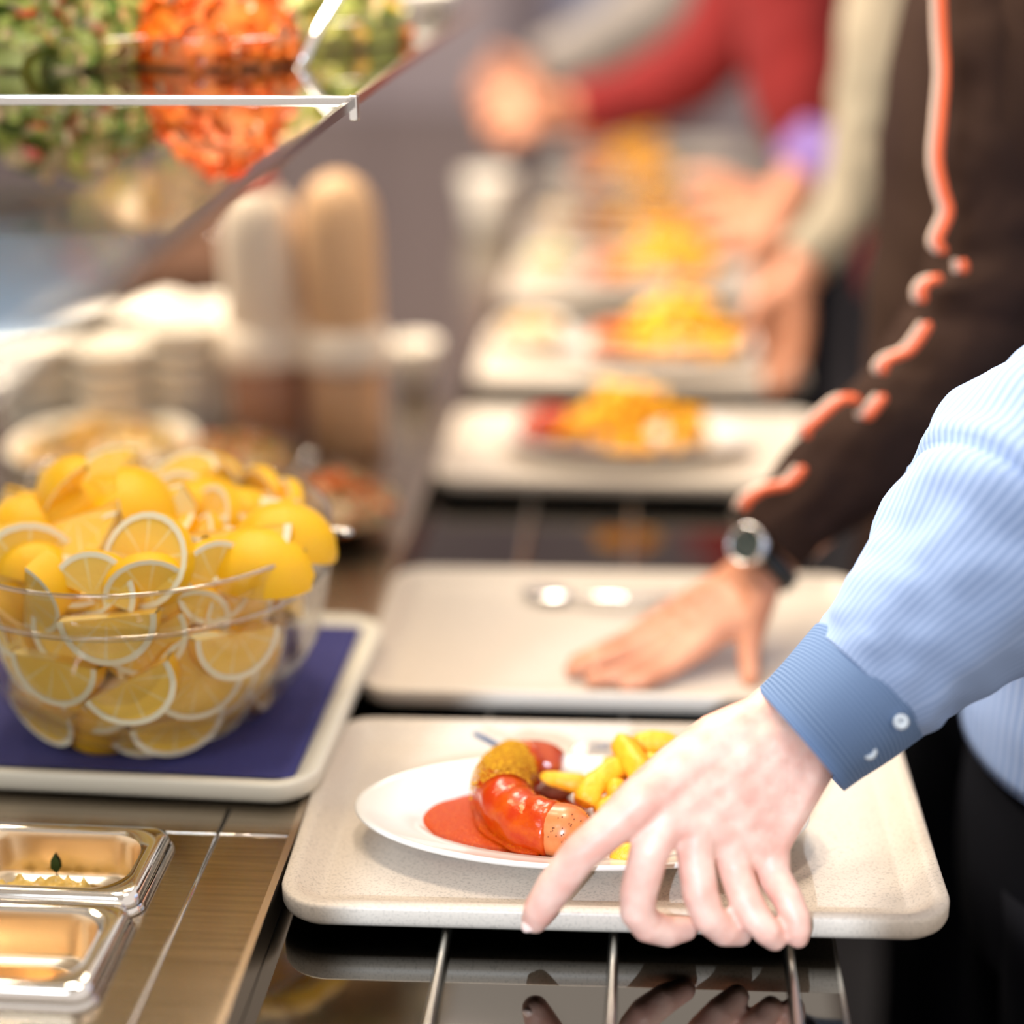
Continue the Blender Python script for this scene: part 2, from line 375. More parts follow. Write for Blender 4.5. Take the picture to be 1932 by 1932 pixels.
for y, l in zip(far_y, far_lab): make_tray((-.282, y, T0), 0, 'beige '+l)
lt = make_tray((-.812, 1.3215, TZ+.0005), math.radians(-1.6), 'cream tray with a dark blue napkin under the lemon bowl', .53, .37, 'cream_tray')
# napkin
nap = []; F = []; nx, ny = 30, 24; w, d = .485, .325
for i in range(nx+1):
    for j in range(ny+1):
        x = .023+w*i/nx; y = .023+d*j/ny
        e = min(x-.020, .510-x, y-.020, .350-y); z = .0105+.0085*max(0, 1-e/.016)+.0012*noise.noise(Vector((x*18, y*18, 0)))
        nap.append((x, y, z))
for i in range(nx):
    for j in range(ny): a = i*(ny+1)+j; F.append((a, a+ny+1, a+ny+2, a+1))
no = mesh('napkin', nap, F, M['napkin']); no.location = lt.location; no.rotation_euler = lt.rotation_euler
sd = no.modifiers.new('s', 'SOLIDIFY'); sd.thickness = .0008
tag(no, 'dark blue paper napkin lining the tray beneath the lemon bowl', 'napkin')

# ------------------------------------------------------------------ platter
def platter(loc, label, a=.192, b=.0935, rz=0, n=72, h=.028):
    pr = [(0.0, .0035), (.42, .0035), (.44, .0), (.47, .0), (.50, .004), (.62, .008), (.72, .015), (.985, h-.004), (1.0, h-.001), (.995, h+.0008), (.975, h+.001), (.94, h-.0008), (.80, h-.006), (.735, h-.0075), (.69, h-.013), (.63, .0095), (.55, .0075), (0.0, .0072)]
    R = []
    for k, z in pr:
        ring = []
        for j in range(n):
            t = 2*PI*j/n; c, s = math.cos(t), math.sin(t)
            # keep the flange equally broad all the way round rather than scaling it
            aa = max(a*k, .0) if k <= .5 else a-(1-k)*.175*1.0; bb = b*k if k <= .5 else b-(1-k)*.100
            ring.append((max(aa, .0005)*c, max(bb, .0005)*s, z))
        R.append(ring)
    V, F = rings(R)
    o = mesh('oval_plate', V, F, M['china']); o.location = loc; o.rotation_euler = (0, 0, rz)
    return tag(o, label, 'plate')
PZ = T0+.009
PC = (-.050, 1.292)
platter((PC[0], PC[1], PZ), 'white oval plate with curry sausage and fries on the front tray', rz=.01)
FOODZ = PZ+.0078

# ketchup pool -------------------------------------------------------------
poly = [(782,1530),(788,1512),(805,1497),(835,1485),(870,1477),(905,1474),(960,1474),(1010,1480),(1075,1500),(1120,1540),(1110,1590),(1060,1604),(1000,1608),(940,1604),(885,1597),(840,1591),(815,1590),(812,1578),(806,1565),(792,1552)]
zk = FOODZ+.006
pp = [az(x, y, zk) for x, y in poly]; pp = [np.array((p.x, p.y)) for p in catmull([list(p) for p in pp]+[list(pp[0])], 80) for p in [Vector(p)]][:-1]
cen = sum(pp)/len(pp)
R = []
for k, z in [(1.0, -.0015), (1.012, -.0005), (1.0, .0020), (.97, .0042), (.90, .0055), (.75, .006), (.5, .0062), (.25, .0062), (.02, .0062)]:
    R.append([tuple(np.append(cen+(p-cen)*k, FOODZ+z+.0007*noise.noise(Vector((p[0]*60*k, p[1]*60*k, 0))))) for p in pp])
V, F = rings(R, True, False, True)
tag(mesh('ketchup_pool', V, F, M['ketchup']), 'glossy red curry ketchup pool on the left of the front plate', 'sauce', kind='stuff')

# sausage -------------------------------------------------------------------
SZ = FOODZ+.0195
path = [(1062,1436,.0130,.002),(1045,1434,.0165,.002),(1018,1431,.0185,.002),(985,1440,.0200,.001),(955,1465,.0215,0),(945,1498,.0225,0),(960,1532,.0225,0),(1000,1558,.0220,0),(1045,1570,.0225,0),(1082,1577,.0225,0),(1112,1584,.0175,0)]
spts = []
for x, y, r, dz in path:
    p = az(x, y, SZ+dz); spts.append((p.x, p.y, FOODZ+max(r, .016)*.93+.001, r))
sroot = empty('curry_sausage', (spts[5][0], spts[5][1], FOODZ), 'curved bratwurst coated in red sauce and curry powder on the front plate', 'sausage')
part('sausage_body', tube(spts, 60, 28, round_ends=True), M['sausage'], sroot)
def bump3(p, s, a): return a*noise.noise(Vector((p[0]*s, p[1]*s, p[2]*s)))
Q = catmull([list(p) for p in spts], 100)
def sub(t0, t1, dr, n=9):
    k = [int(t0*100+(t1-t0)*100*i/(n-1)) for i in range(n)]
    return [(Q[i][0], Q[i][1], Q[i][2], Q[i][3]+dr) for i in k]
sp_ = sub(.24, .80, .0014, 12); sp_[0] = (*sp_[0][:3], sp_[0][3]-.0012)
cv = tube(sp_, 60, 40, disp=lambda t, a, L: .0009*math.sin(a*3+t*9)+.0007*math.sin(t*40+a*2) - (.0012 if t > .985 or t < .015 else 0))
part('sauce_coat', cv, M['sauce'], sroot)
rc = part('upper_end', tube(sub(.02, .26, .0004, 6), 24, 24, round_ends=False), M['sausage_dark'], sroot); rc['label'] = 'glossy dark red upper end of the sausage'
# sauce skirt running down to the pool
sk = tube([(q[0], q[1], FOODZ+.008, q[3]*1.05, .006) for q in sub(.30, .78, .002, 8)], 40, 24, disp=lambda t, a, L: .0015*math.sin(t*22+a))
part('sauce_skirt', sk, M['ketchup'], sroot)
# curry powder: grains on the top of the bend
gr = MB()
cn = np.array([0, 0, 0.])
for _ in range(2200):
    t = random.uniform(.335, .56); i = t*100; q = Q[int(i)]; q2 = Q[int(i)+1]
    tan = np.array(q2[:3])-np.array(q[:3]); tan /= np.linalg.norm(tan)
    s = np.cross(tan, (0, 0, 1)); s /= np.linalg.norm(s); u = np.cross(s, tan)
    w = min(1, min(t-.32, .58-t)/.05)
    a = random.gauss(PI/2, .62*w+.12)
    r = q[3]+.0040
    p = np.array(q[:3])+s*math.cos(a)*r+u*math.sin(a)*r
    gr.add(*sphere(p, random.uniform(.0005, .0013), 5, 3, (1, 1, .7)))
o = gr.build('curry_powder', M['curry'], None, True); o.parent = sroot; o.location = -sroot.location; o['kind'] = 'stuff'; o['label'] = 'mustard yellow curry powder'
o.data.polygons.foreach_set('use_smooth', [True]*len(o.data.polygons))
# solid powder film under the grains
fm = []; F = []; na, nb = 26, 22
for ia in range(na):
    t = .355+.165*ia/(na-1); q = np.array(Q[int(t*100)])*(1-(t*100 % 1))+np.array(Q[int(t*100)+1])*(t*100 % 1); q2 = Q[int(t*100)+2]
    tan = np.array(q2[:3])-q[:3]; tan /= np.linalg.norm(tan); s = np.cross(tan, (0, 0, 1)); s /= np.linalg.norm(s); u = np.cross(s, tan)
    wd = .66*math.sin(PI*min(1, max(0, (ia+.6)/(na)))) ** .6
    for ib in range(nb):
        a = PI/2+(ib/(nb-1)*2-1)*wd*(1+.25*noise.noise(Vector((ia*.4, ib*.1, 2))))
        ed = min(ia, na-1-ia, ib, nb-1-ib)/3
        r = q[3]+.0018+.0018*min(1, ed)+.0006*noise.noise(Vector((ia*.9, ib*.9, 5)))
        fm.append(tuple(q[:3]+s*math.cos(a)*r+u*math.sin(a)*r))
for i in range(na-1):
    for j in range(nb-1): F.append((i*nb+j, (i+1)*nb+j, (i+1)*nb+j+1, i*nb+j+1))
fo = part('powder_layer', (fm, F), M['curry'], sroot)
# pepper specks on the bare end
sk_ = MB()
for _ in range(46):
    t = random.uniform(.82, .97); q = Q[int(t*100)]; q2 = Q[int(t*100)-2]
    tan = np.array(q[:3])-np.array(q2[:3]); tan /= np.linalg.norm(tan); s = np.cross(tan, (0, 0, 1)); s /= np.linalg.norm(s); u = np.cross(s, tan)
    a = random.uniform(-.3, PI+.3)+random.uniform(-.1, .1); L = (1-t)*.2; k = 1 if t < .9 else math.sqrt(max(0, 1-((t-.9)/.115)**2))
    sk_.add(*sphere(np.array(q[:3])+tan*random.uniform(-.0012, .0012)+(s*math.cos(a)+u*math.sin(a))*q[3]*k*1.0, .0007, 5, 3))
o = sk_.build('specks', M['speck'], sroot); o.location = -sroot.location; o['kind'] = 'stuff'
# bit of meat between sausage and fries
mt = tag(mesh('meat_scrap', *sphere(az(1050, 1492, FOODZ+.010), .012, 14, 10, (1.3, .8, .6)), M['meat']), 'brown crumb of minced meat between sausage and fries', 'food')
md = mt.modifiers.new('d', 'DISPLACE'); tx = bpy.data.textures.new('cl', 'CLOUDS'); tx.noise_scale = .006; md.texture = tx; md.strength = .006; md.texture_coords = 'LOCAL'

# fries -------------------------------------------------------------------
def fry(P, r, label=None, seedn=0, m='fry', n=16, grp=None, seg=14):
    kf = 1.22 if m == 'fry' else 1
    P = [(*p[:3], (p[3] if len(p) > 3 else r)*kf) for p in P]
    def d(t, a, L):
        sq = r*.10*math.cos(4*a+.8)
        return sq+r*.16*noise.noise(Vector((math.cos(a)*1.5+seedn*3.1, math.sin(a)*1.5, L*90)))
    V, F = tube(P, n, seg, disp=d, round_ends=True)
    c = np.mean(np.array([p[:3] for p in P]), 0)
    o = mesh('french_fry', local(V, c), F, M[m]); o.location = c
    return tag(o, label, 'fry', grp)
def fp(*L): return [(*az(x, y, FOODZ+z), *rest) for x, y, z, *rest in L]
R0 = .0082
fry(fp((1018,1464,.024,.003),(1040,1469,.022,.0055),(1080,1477,.020,.0072),(1112,1482,.016,.0075)), R0, 'thin pointed fry reaching left to the curry powder', 1)
fry(fp((1165,1394,.048,.0085),(1180,1412,.046),(1198,1440,.042),(1216,1468,.038,.0095)), .0092, 'thick fry leaning upright on top of the pile', 2)
fry(fp((1190,1408,.040),(1225,1401,.042,.0088),(1262,1404,.040,.0085),(1290,1420,.034,.0075)), .0088, 'bowed fry lying across the back of the pile', 3)
fry(fp((1178,1440,.036),(1145,1462,.032,.0088),(1115,1490,.026,.0095),(1098,1522,.018,.0085)), .0092, 'long curved fry sloping down towards the sausage', 4)
fry(fp((1145,1498,.024,.009),(1165,1490,.026,.0095),(1178,1494,.024,.0085)), .0095, 'stubby fry chunk in the middle of the pile', 5)
fry(fp((1120,1532,.012),(1145,1522,.014),(1175,1512,.016)), R0, 'pale fry end low in front of the pile', 6)
fry(fp((1160,1425,.036),(1158,1440,.030),(1150,1456,.020)), .0085, 'short fry half hidden behind the leaning fry', 7)
fry(fp((1215,1430,.034),(1235,1442,.032),(1262,1450,.026)), R0, 'fry beside the knuckles below the bowed one', 8)
fry(fp((1205,1460,.030),(1222,1470,.028),(1240,1470,.024)), R0, 'small fry in the notch between hand and pile', 9)
for k, P in enumerate([[(1130,1545,.008),(1170,1538,.010),(1215,1530,.008)], [(1180,1500,.020),(1215,1495,.020),(1260,1480,.018)], [(1200,1530,.014),(1240,1500,.016),(1290,1480,.014)], [(1170,1470,.014),(1200,1480,.010),(1240,1500,.008)], [(1150,1615,.010),(1185,1612,.013),(1220,1606,.012)], [(1230,1540,.010),(1270,1520,.012),(1320,1500,.010)],[(1280,1450,.022),(1300,1460,.020),(1330,1475,.012)],[(1160,1600,.006),(1200,1580,.008),(1250,1570,.008)]]):
    fry(fp(*P), R0, 'golden fry under the hand at the bottom of the pile', 20+k, grp='fries under the hand')

# cutlery on the front tray -----------------------------------------------------
def cut(P, n=20, seg=10, **k): return tube(P, n, seg, **k)
kn = empty('table_knife', tuple(az(892, 1382, .028)), 'steel knife with a blue sheen poking out behind the sausage', 'knife')
a0 = az(892, 1382, .052); a1 = az(950, 1412, .056); a2 = az(1010, 1446, .040)
kn.location = a0
part('knife_handle', cut([(*a0, .0030, .0016), (*((a0+a1)/2), .0042, .0018), (*a1, .0036, .0018), (*a2, .003, .0015)], round_ends=True), mat('blue_sheen_steel', (.16, .24, .42), .3, .6), kn)  # blue reflection on the steel is put into the handle colour
fk = empty('fork', tuple(az(1100, 1420, .03)), 'silver fork lying behind the plate next to the fries', 'fork')
b0 = az(1075, 1424, .030); b1 = az(1150, 1408, .030); b2 = az(1330, 1385, .026)
part('fork_handle', cut([(*b1, .0025, .0012), (*((b1+b2)/2), .0035, .0014), (*b2, .006, .0015)], round_ends=True), M['chrome'], fk)
for k in range(4):
    off = Vector((0, (k-1.5)*.0058, 0)); part('tine', cut([(*(b0+off), .0007), (*((b0+b1)/2+off+Vector((0, 0, .003))), .0011), (*(b1+off*.5), .0014)], 10, 8), M['chrome'], fk)

# ------------------------------------------------------------------ spoon on the empty tray
so = empty('soup_spoon', tuple(az(1000, 1115, .03)), 'shiny soup spoon lying on the empty second tray', 'spoon')
s0 = az(985, 1112, .027); s1 = az(1080, 1125, .031); s2 = az(1180, 1128, .036); s3 = az(1290, 1126, .030)
V, F = tube([(*s0, .004, .003), (*((s0*2+s1)/3), .017, .004), (*((s0+s1*2)/3), .018, .004), (*s1, .006, .003)], 20, 20, round_ends=True)
part('spoon_bowl', (V, F), M['chrome'], so)
part('spoon_handle', tube([(*s1, .005, .003), (*s2, .006, .0035), (*s3, .011, .003)], 20, 14, round_ends=True), M['chrome'], so)

# ------------------------------------------------------------------ lemon bowl
BC = (-.466, 1.475, TZ+.0115)
gb = empty('glass_bowl', BC, 'large clear glass bowl heaped with cut lemons', 'bowl')
out = [(.0, .0), (.070, .0), (.084, .002), (.105, .014), (.128, .042), (.143, .078), (.1515, .118), (.1545, .146), (.1545, .149), (.1560, .150), (.1570, .186)]
inn = [(.1525, .186), (.1515, .152), (.1475, .118), (.139, .080), (.124, .046), (.102, .019), (.082, .008), (.0, .006)]
mesh('bowl_wall', *lathe(out, 72, sx=1.13, sy=1.13), M['glass'], gb); mesh('inner_wall', *lathe(inn, 72, sx=1.13, sy=1.13), M['glass'], gb)
rim = [(.1570, .186), (.1572, .188), (.1560, .1896), (.1540, .1896), (.1525, .188), (.1525, .186)]
mesh('rim', *lathe(rim, 72, sx=1.13, sy=1.13), M['rim2'], gb)
mesh('step_ring', *lathe([(.1545, .1455), (.1565, .1475), (.1568, .1500), (.1555, .1515), (.1535, .150)], 72, sx=1.13, sy=1.13), M['rim2'], gb)
def inner_r(z): return inner_r0(z)*1.13
def inner_r0(z):
    pts = sorted([(b, a) for a, b in inn]); 
    for (z0, r0), (z1, r1) in zip(pts, pts[1:]):
        if z0 <= z <= z1 and z1 > z0: return r0+(r1-r0)*(z-z0)/(z1-z0)
    return .152
def lemon_meshes(kind):
    """slice in the xy plane (normal z). kind: half (half moon slice), full (full round slice), wedge (quarter with peel back)"""
    R = .039
    if kind in ('half', 'full', 'thick'):
        th = {'half': .0075, 'full': .006, 'thick': .014}[kind]
        a0, a1 = (0, 2*PI) if kind == 'full' else (0, PI); n = 24
        def arc(r): return [(r*math.cos(a0+(a1-a0)*k/n), r*math.sin(a0+(a1-a0)*k/n)) for k in range(n+1)]
        cl = kind == 'full'
        pr_ = [(R*.86, -th), (R*.985, -th), (R*1.01, 0), (R*.985, th), (R*.86, th)]
        Rg = [[(x, y, z) for x, y in arc(r)] for r, z in pr_]
        peelV, peelF = rings(Rg[1:4], False)
        pithV, pithF = [], []
        for s_ in (0, 3):
            n0 = len(pithV); v, f = rings([Rg[s_], Rg[s_+1]], False); pithV += v; pithF += [tuple(i+n0 for i in q) for q in f]
        fV, fF = [], []
        for sgn in (-1, 1):
            n0 = len(fV); z = sgn*(th-.0006)
            rg = [[(x, y, z) for x, y in arc(R*.865)], [(x, y, z-sgn*.0006) for x, y in arc(R*.5)], [(x*.02, y*.02, z) for x, y in arc(R)]]
            v, f = rings(rg, False); fV += v; fF += [tuple(i+n0 for i in q) for q in f]
        if not cl:
            n0 = len(fV); fV += [(-R*.95, 0, -th), (R*.95, 0, -th), (R*.95, 0, th), (-R*.95, 0, th)]; fF += [tuple(n0+i for i in range(4))]
    else:
        # quarter wedge of a whole lemon: long axis x, peel outside, two cut faces
        n, m_ = 14, 10; L = .044; half = math.radians(48)
        def prof(t): return R*math.sqrt(max(1-(2*t-1)**2, 0)) ** 1.0
        def P(t, a, k=1):
            r = prof(t)*k; return ((2*t-1)*L*(.5*k+.5*k), r*math.sin(a), r*math.cos(a)-.012)
        rg = [[P(min(max(i/n, .01), .99), -half+2*half*j/m_) for j in range(m_+1)] for i in range(n+1)]
        peelV, peelF = rings(rg, False)
        pithV, pithF, fV, fF = [], [], [], []
        for s_ in (-1, 1):
            a = s_*half
            o_ = [P(min(max(i/n, .01), .99), a) for i in range(n+1)]; i_ = [P(min(max(i/n, .03), .97), a, .88) for i in range(n+1)]
            n0 = len(pithV); v, f = rings([o_, i_], False); pithV += v; pithF += [tuple(x+n0 for x in q) for q in f]
            c_ = [((2*i/n-1)*L*.8, 0, -.012) for i in range(n+1)]
            n0 = len(fV); v, f = rings([i_, c_], False); fV += v; fF += [tuple(x+n0 for x in q) for q in f]
    return (peelV, peelF), (pithV, pithF), (fV, fF)
LM = {}
for k in ('half', 'full', 'thick', 'wedge'):
    ms = []
    for (V, F), nm, mm in zip(lemon_meshes(k), ('peel', 'pith', 'flesh'), ('peel', 'pith', 'flesh')):
        me = bpy.data.meshes.new('lemon_'+nm); me.from_pydata(V, [], F); me.materials.append(M[mm])
        me.polygons.foreach_set('use_smooth', [nm == 'peel']*len(me.polygons)); ms.append((nm, me))
    LM[k] = ms
def lemon(kind, pos, nrm, spin, label, grp=None, s=1.0):
    o = empty({'half': 'lemon_slice', 'full': 'lemon_slice', 'thick': 'lemon_half_slice', 'wedge': 'lemon_wedge'}[kind], pos, label, 'lemon', grp)
    q = Vector(nrm).to_track_quat('Z', 'Y'); o.rotation_mode = 'QUATERNION'; o.rotation_quaternion = q @ Euler((0, 0, spin)).to_quaternion(); o.scale = (s, s, s)
    for nm, me in LM[kind]:
        c = bpy.data.objects.new(nm, me); C.objects.link(c); c.parent = o
    return o
def lp(px, py, y): return tuple(ay(px, py, y))
# prominent pieces on top, pixel + distance
top = [
 ('full', 52, 1085, 1.385, (.55, -1, .25), 0, 'large round lemon slice standing at the far left of the heap', 1.25),
 ('wedge', 60, 985, 1.46, (.1, -.2, 1), .2, 'bright lemon wedge peel upward at the upper left', 1.0),
 ('thick', 150, 985, 1.43, (.1, -.75, .7), PI+.35, 'lemon half lying tilted beneath the topmost wedge', 1.15),
 ('wedge', 120, 925, 1.47, (-.8, -.3, .5), 1.3, 'topmost lemon wedge at the left of the heap', .9),
 ('wedge', 262, 965, 1.44, (.75, -.35, .6), 1.1, 'upright lemon wedge showing glossy peel at top centre', 1.1),
 ('half', 150, 1085, 1.375, (.1, -.5, .9), PI-.2, 'lemon slice lying flat beside the large round slice', 1.1),
 ('half', 195, 1095, 1.36, (-.5, -.7, .6), PI+.7, 'small tilted lemon slice in the front middle', .9),
 ('full', 280, 1060, 1.365, (-.35, -.95, .55), .3, 'lemon slice leaning with its rim lit in the front centre', 1.12),
 ('thick', 325, 985, 1.44, (-.4, -.3, 1), 2.2, 'lemon piece with cut face up behind the leaning slice', 1.0),
 ('wedge', 375, 950, 1.52, (.3, -.3, 1), .4, 'small lemon wedge peeking up at the back centre', .8),
 ('thick', 445, 1015, 1.42, (.05, -.72, .75), PI+.1, 'broad lemon half slice with a white pith arc, right of centre', 1.35),
 ('wedge', 482, 1075, 1.40, (.0, -.75, .8), 2*PI-.15, 'bright yellow lemon wedge peel towards the viewer at the right', 1.2),
 ('wedge', 545, 1020, 1.44, (.45, -.5, .8), -.5, 'rightmost lemon wedge above the rim of the bowl', 1.1),
 ('wedge', 455, 965, 1.52, (.1, -.2, 1), 0, 'lemon wedge at the back right of the heap', .8),
 ('half', 380, 1095, 1.37, (-.3, -.9, .3), PI/2, 'lemon slice standing between leaning slice and yellow wedge', 1.0),
 ('thick', 230, 905, 1.56, (.1, -.3, 1), 1.0, 'lemon piece at the far back of the heap', 1.0),
 ('thick', 355, 915, 1.57, (-.2, -.5, 1), .5, 'lemon piece at the back behind the small wedge', .9),
]
for k, px, py, y, nn, sp, lab, s in top: lemon(k, lp(px, py, y), nn, sp, lab, None, s)
glass_front = [
 (205, 1160, 'half', PI+.1, 'pale lemon slice just under the rim, left of centre'), (440, 1190, 'half', PI-.12, 'lemon slice with wide pith arc under the rim at the right'),
 (110, 1240, 'half', PI-.05, 'lemon slice below the step line at the left'), (245, 1270, 'thick', PI+.5, 'lemon slice showing seeds in the front middle'),
 (370, 1270, 'full', .3, 'largest lemon slice pressed against the glass at the centre right'), (85, 1325, 'half', PI, 'lemon half slice low at the left against the glass'),
 (330, 1345, 'half', PI+.1, 'lemon slice near the bottom of the bowl'), (490, 1290, 'wedge', .8, 'lemon wedge low at the right against the glass'),
 (10, 1230, 'wedge', 1.4, 'lemon wedge at the left edge inside the bowl'), (560, 1150, 'wedge', 1.2, 'lemon wedge at the right just under the rim'),
 (180, 1350, 'wedge', 1.5, 'narrow lemon wedge at the bottom left'), (250, 1395, 'wedge', .2, 'lemon wedge lying on the floor of the bowl')]
for px, py, k, sp, lab in glass_front:
    # intersect the sight line with the inner wall of the bowl
    y = 1.2
    while y < 1.6:
        p = ay(px, py, y); r = math.hypot(p.x-BC[0], p.y-BC[1]); z = p.z-BC[2]
        if z > .006 and r < inner_r(z)-(.019 if k != 'wedge' else .034): break
        y += .002
    if y >= 1.6: continue
    d = Vector((p.x-BC[0], p.y-BC[1], 0)); d.normalize(); tilt = -.55*(1-min(1, z/.14))
    lemon(k, tuple(p), (d.x+random.uniform(-.12, .12), d.y, tilt+.1), sp, lab, None, 1.12)
# fill: pieces along the wall and in the middle
random.seed(11)
for lev, (z, cnt) in enumerate([(.035, 9), (.065, 13), (.100, 15), (.135, 16), (.168, 15)]):
    for k in range(cnt):
        a = 2*PI*(k+.5*(lev % 2))/cnt+random.uniform(-.1, .1)
        r = inner_r(z)-.033-random.uniform(0, .006)
        d = Vector((math.cos(a), math.sin(a), random.uniform(-.3, .3)))
        lemon(random.choice(['half', 'full', 'thick', 'half']), (BC[0]+r*math.cos(a), BC[1]+r*math.sin(a), BC[2]+z+.004), d, random.uniform(0, 2*PI) if lev > 1 else PI+random.uniform(-.5, .5), 'cut lemon piece packed inside the glass bowl behind the front ones', 'lemon pieces packed inside the bowl')
for k in range(34):
    a = random.uniform(0, 2*PI); r = .125*math.sqrt(random.random())
    z = .163+.040*(1-(r/.14)**2)-random.uniform(0, .02)
    lemon(random.choice(['half', 'thick', 'half', 'full', 'wedge']), (BC[0]+r*math.cos(a), BC[1]+r*math.sin(a), BC[2]+z), (random.uniform(-.6, .6), -.5, random.uniform(.3, 1)), random.uniform(0, 6), 'cut lemon piece in the heap between the topmost ones', 'lemon pieces in the middle of the heap')
# serving tongs at the back of the bowl and spoon handle at its right
tg = empty('serving_tongs', lp(60, 900, 1.62), 'wire serving tongs whose loop rises behind the lemon heap', 'tongs')
part('tong_loop', tube([(*lp(48, 985, 1.60), .0022), (*lp(58, 905, 1.61), .0024), (*lp(85, 872, 1.62), .0026), (*lp(125, 880, 1.63), .0024), (*lp(160, 925, 1.64), .0022), (*lp(170, 1000, 1.63), .002)], 30, 10), M['chrome'], tg)
hs = empty('serving_spoon', lp(640, 1000, 1.62), 'steel spoon handle sticking out right of the lemon bowl', 'spoon')
part('spoon_handle', tube([(*lp(560, 985, 1.50), .003, .002), (*lp(610, 996, 1.50), .005, .0025), (*lp(668, 1004, 1.50), .007, .003)], 14, 10, round_ends=True), M['chrome'], hs)
part('spoon_bowl', tube([(*lp(560, 985, 1.50), .004, .003), (*lp(530, 980, 1.50), .015, .006), (*lp(500, 985, 1.50), .012, .005)], 14, 12, round_ends=True), M['chrome'], hs)
tg.location = tg.location

# ------------------------------------------------------------------ things on the left counter behind the lemons
def bits(n, rx, ry, h, mats_w, sz, loc, flat=.35, base=0, seedn=0):
    """a heap of small bent pieces; returns dict material -> MB"""
    rnd = random.Random(seedn); out_ = {}
    for _ in range(n):
        a = rnd.uniform(0, 2*PI); q = math.sqrt(rnd.random()); x = rx*q*math.cos(a); y = ry*q*math.sin(a)
        z = base+h*(1-q*q)*rnd.uniform(.75, 1.05)
        m = rnd.choices([w[0] for w in mats_w], [w[1] for w in mats_w])[0]
        s = sz*rnd.uniform(.6, 1.3)
        E = Euler((rnd.uniform(0, 6), rnd.uniform(0, 6), rnd.uniform(0, 6))).to_matrix()
        V = []
        for i in range(4):
            for j in range(4):
                u, v = i/3-.5, j/3-.5; k = math.sqrt(max(.1, 1-(abs(v)*2)**2*.7))
                V.append(tuple(E @ Vector((u*k*s*2*(flat+.4), v*s*2, (u*u+v*v)*s*1.2))+Vector((x, y, z))))
        out_.setdefault(m, MB()).add(V, [(i*4+j, (i+1)*4+j, (i+1)*4+j+1, i*4+j+1) for i in range(3) for j in range(3)])
    return out_
def heap(name, loc, label, n, rx, ry, h, mw, sz, base=0, seedn=0, flat=.35):
    e = empty(name, loc, label, 'food'); e['kind'] = 'stuff'
    core = MB(); core.add(*lathe([(1.0, base-.004), (.96, base+h*.15), (.75, base+h*.50), (.4, base+h*.82), (.01, base+h*.92)], 20, sx=rx, sy=ry))
    c = core.build('filling', M[mw[0][0]], e); c['kind'] = 'stuff'
    for m, b in bits(n, rx, ry, h, mw, sz, loc, flat, base, seedn).items():
        nm = {'leaf': 'leaves', 'dark_leaf': 'dark_leaves', 'carrot': 'carrot_shreds', 'radish': 'tomato_pieces', 'pasta': 'pasta_pieces', 'corn': 'corn_pieces', 'yellow_food': 'yellow_pieces'}.get(m, 'pieces')
        o = b.build(nm, M[m], e); o['kind'] = 'stuff'
    return e
def bowl(loc, r, h, label, m='cup_white', grp=None, base=.45, name='serving_bowl', th=.005):
    pr = [(.001, .0), (r*base, 0), (r*base+.004, .004), (r*.80, h*.45), (r*.97, h*.85), (r, h), (r-th*.4, h+.002), (r-th, h-.001), (r*.97-th, h*.85), (r*.80-th, h*.45+.002), (r*base, .008), (.001, .007)]
    o = mesh(name, *lathe(pr, 40), M[m]); o.location = loc
    return tag(o, label, 'bowl', grp)
b1 = az(440, 935, TZ); b1.y -= .075; b1.x -= .01
bowl((b1.x, b1.y+.09, TZ), .098, .055, 'wide cream bowl of orange and pale salad behind the lemon heap', 'glass')
heap('mixed_salad', (b1.x, b1.y+.09, TZ), 'pale pasta and carrot salad in the cream bowl behind the lemons', 260, .084, .084, .035, [('pasta', 5), ('carrot', 2), ('leaf', 1)], .012, .030, 5)
b2 = az(645, 1010, TZ); b2.y -= .085
bowl((b2.x-.012, b2.y+.10, TZ), .088, .060, 'glass bowl with orange and green salad beside the divider', 'glass')
heap('carrot_salad', (b2.x-.012, b2.y+.10, TZ), 'orange salad with green herbs in the glass bowl beside the divider', 260, .072, .072, .035, [('pasta', 3), ('carrot', 4), ('dark_leaf', 1)], .011, .030, 6)
hb = az(200, 905, TZ); hb.y -= .06; bowl((hb.x, hb.y+.06, TZ), .125, .055, 'low bowl of yellow salad behind the left of the lemon heap', 'cup_white')
heap('yellow_salad', (hb.x, hb.y+.06, TZ), 'pale yellow salad in the low bowl behind the lemon heap', 220, .108, .108, .035, [('pasta', 4), ('corn', 3), ('leaf', 1)], .014, .032, 8)
ls = empty('long_spoon', tuple(ay(560, 900, 2.02)), 'thin spoon handle leaning out of the cream salad bowl', 'spoon')
part('spoon_handle', tube([(*ay(505, 985, 2.0), .004), (*ay(545, 915, 2.02), .004), (*ay(592, 850, 2.05), .005)], 12, 8, round_ends=True), M['chrome'], ls)
part('spoon_bowl', tube([(*ay(505, 985, 2.0), .005), (*ay(492, 1000, 1.99), .014), (*ay(478, 1012, 1.98), .008)], 10, 10, round_ends=True), M['chrome'], ls)

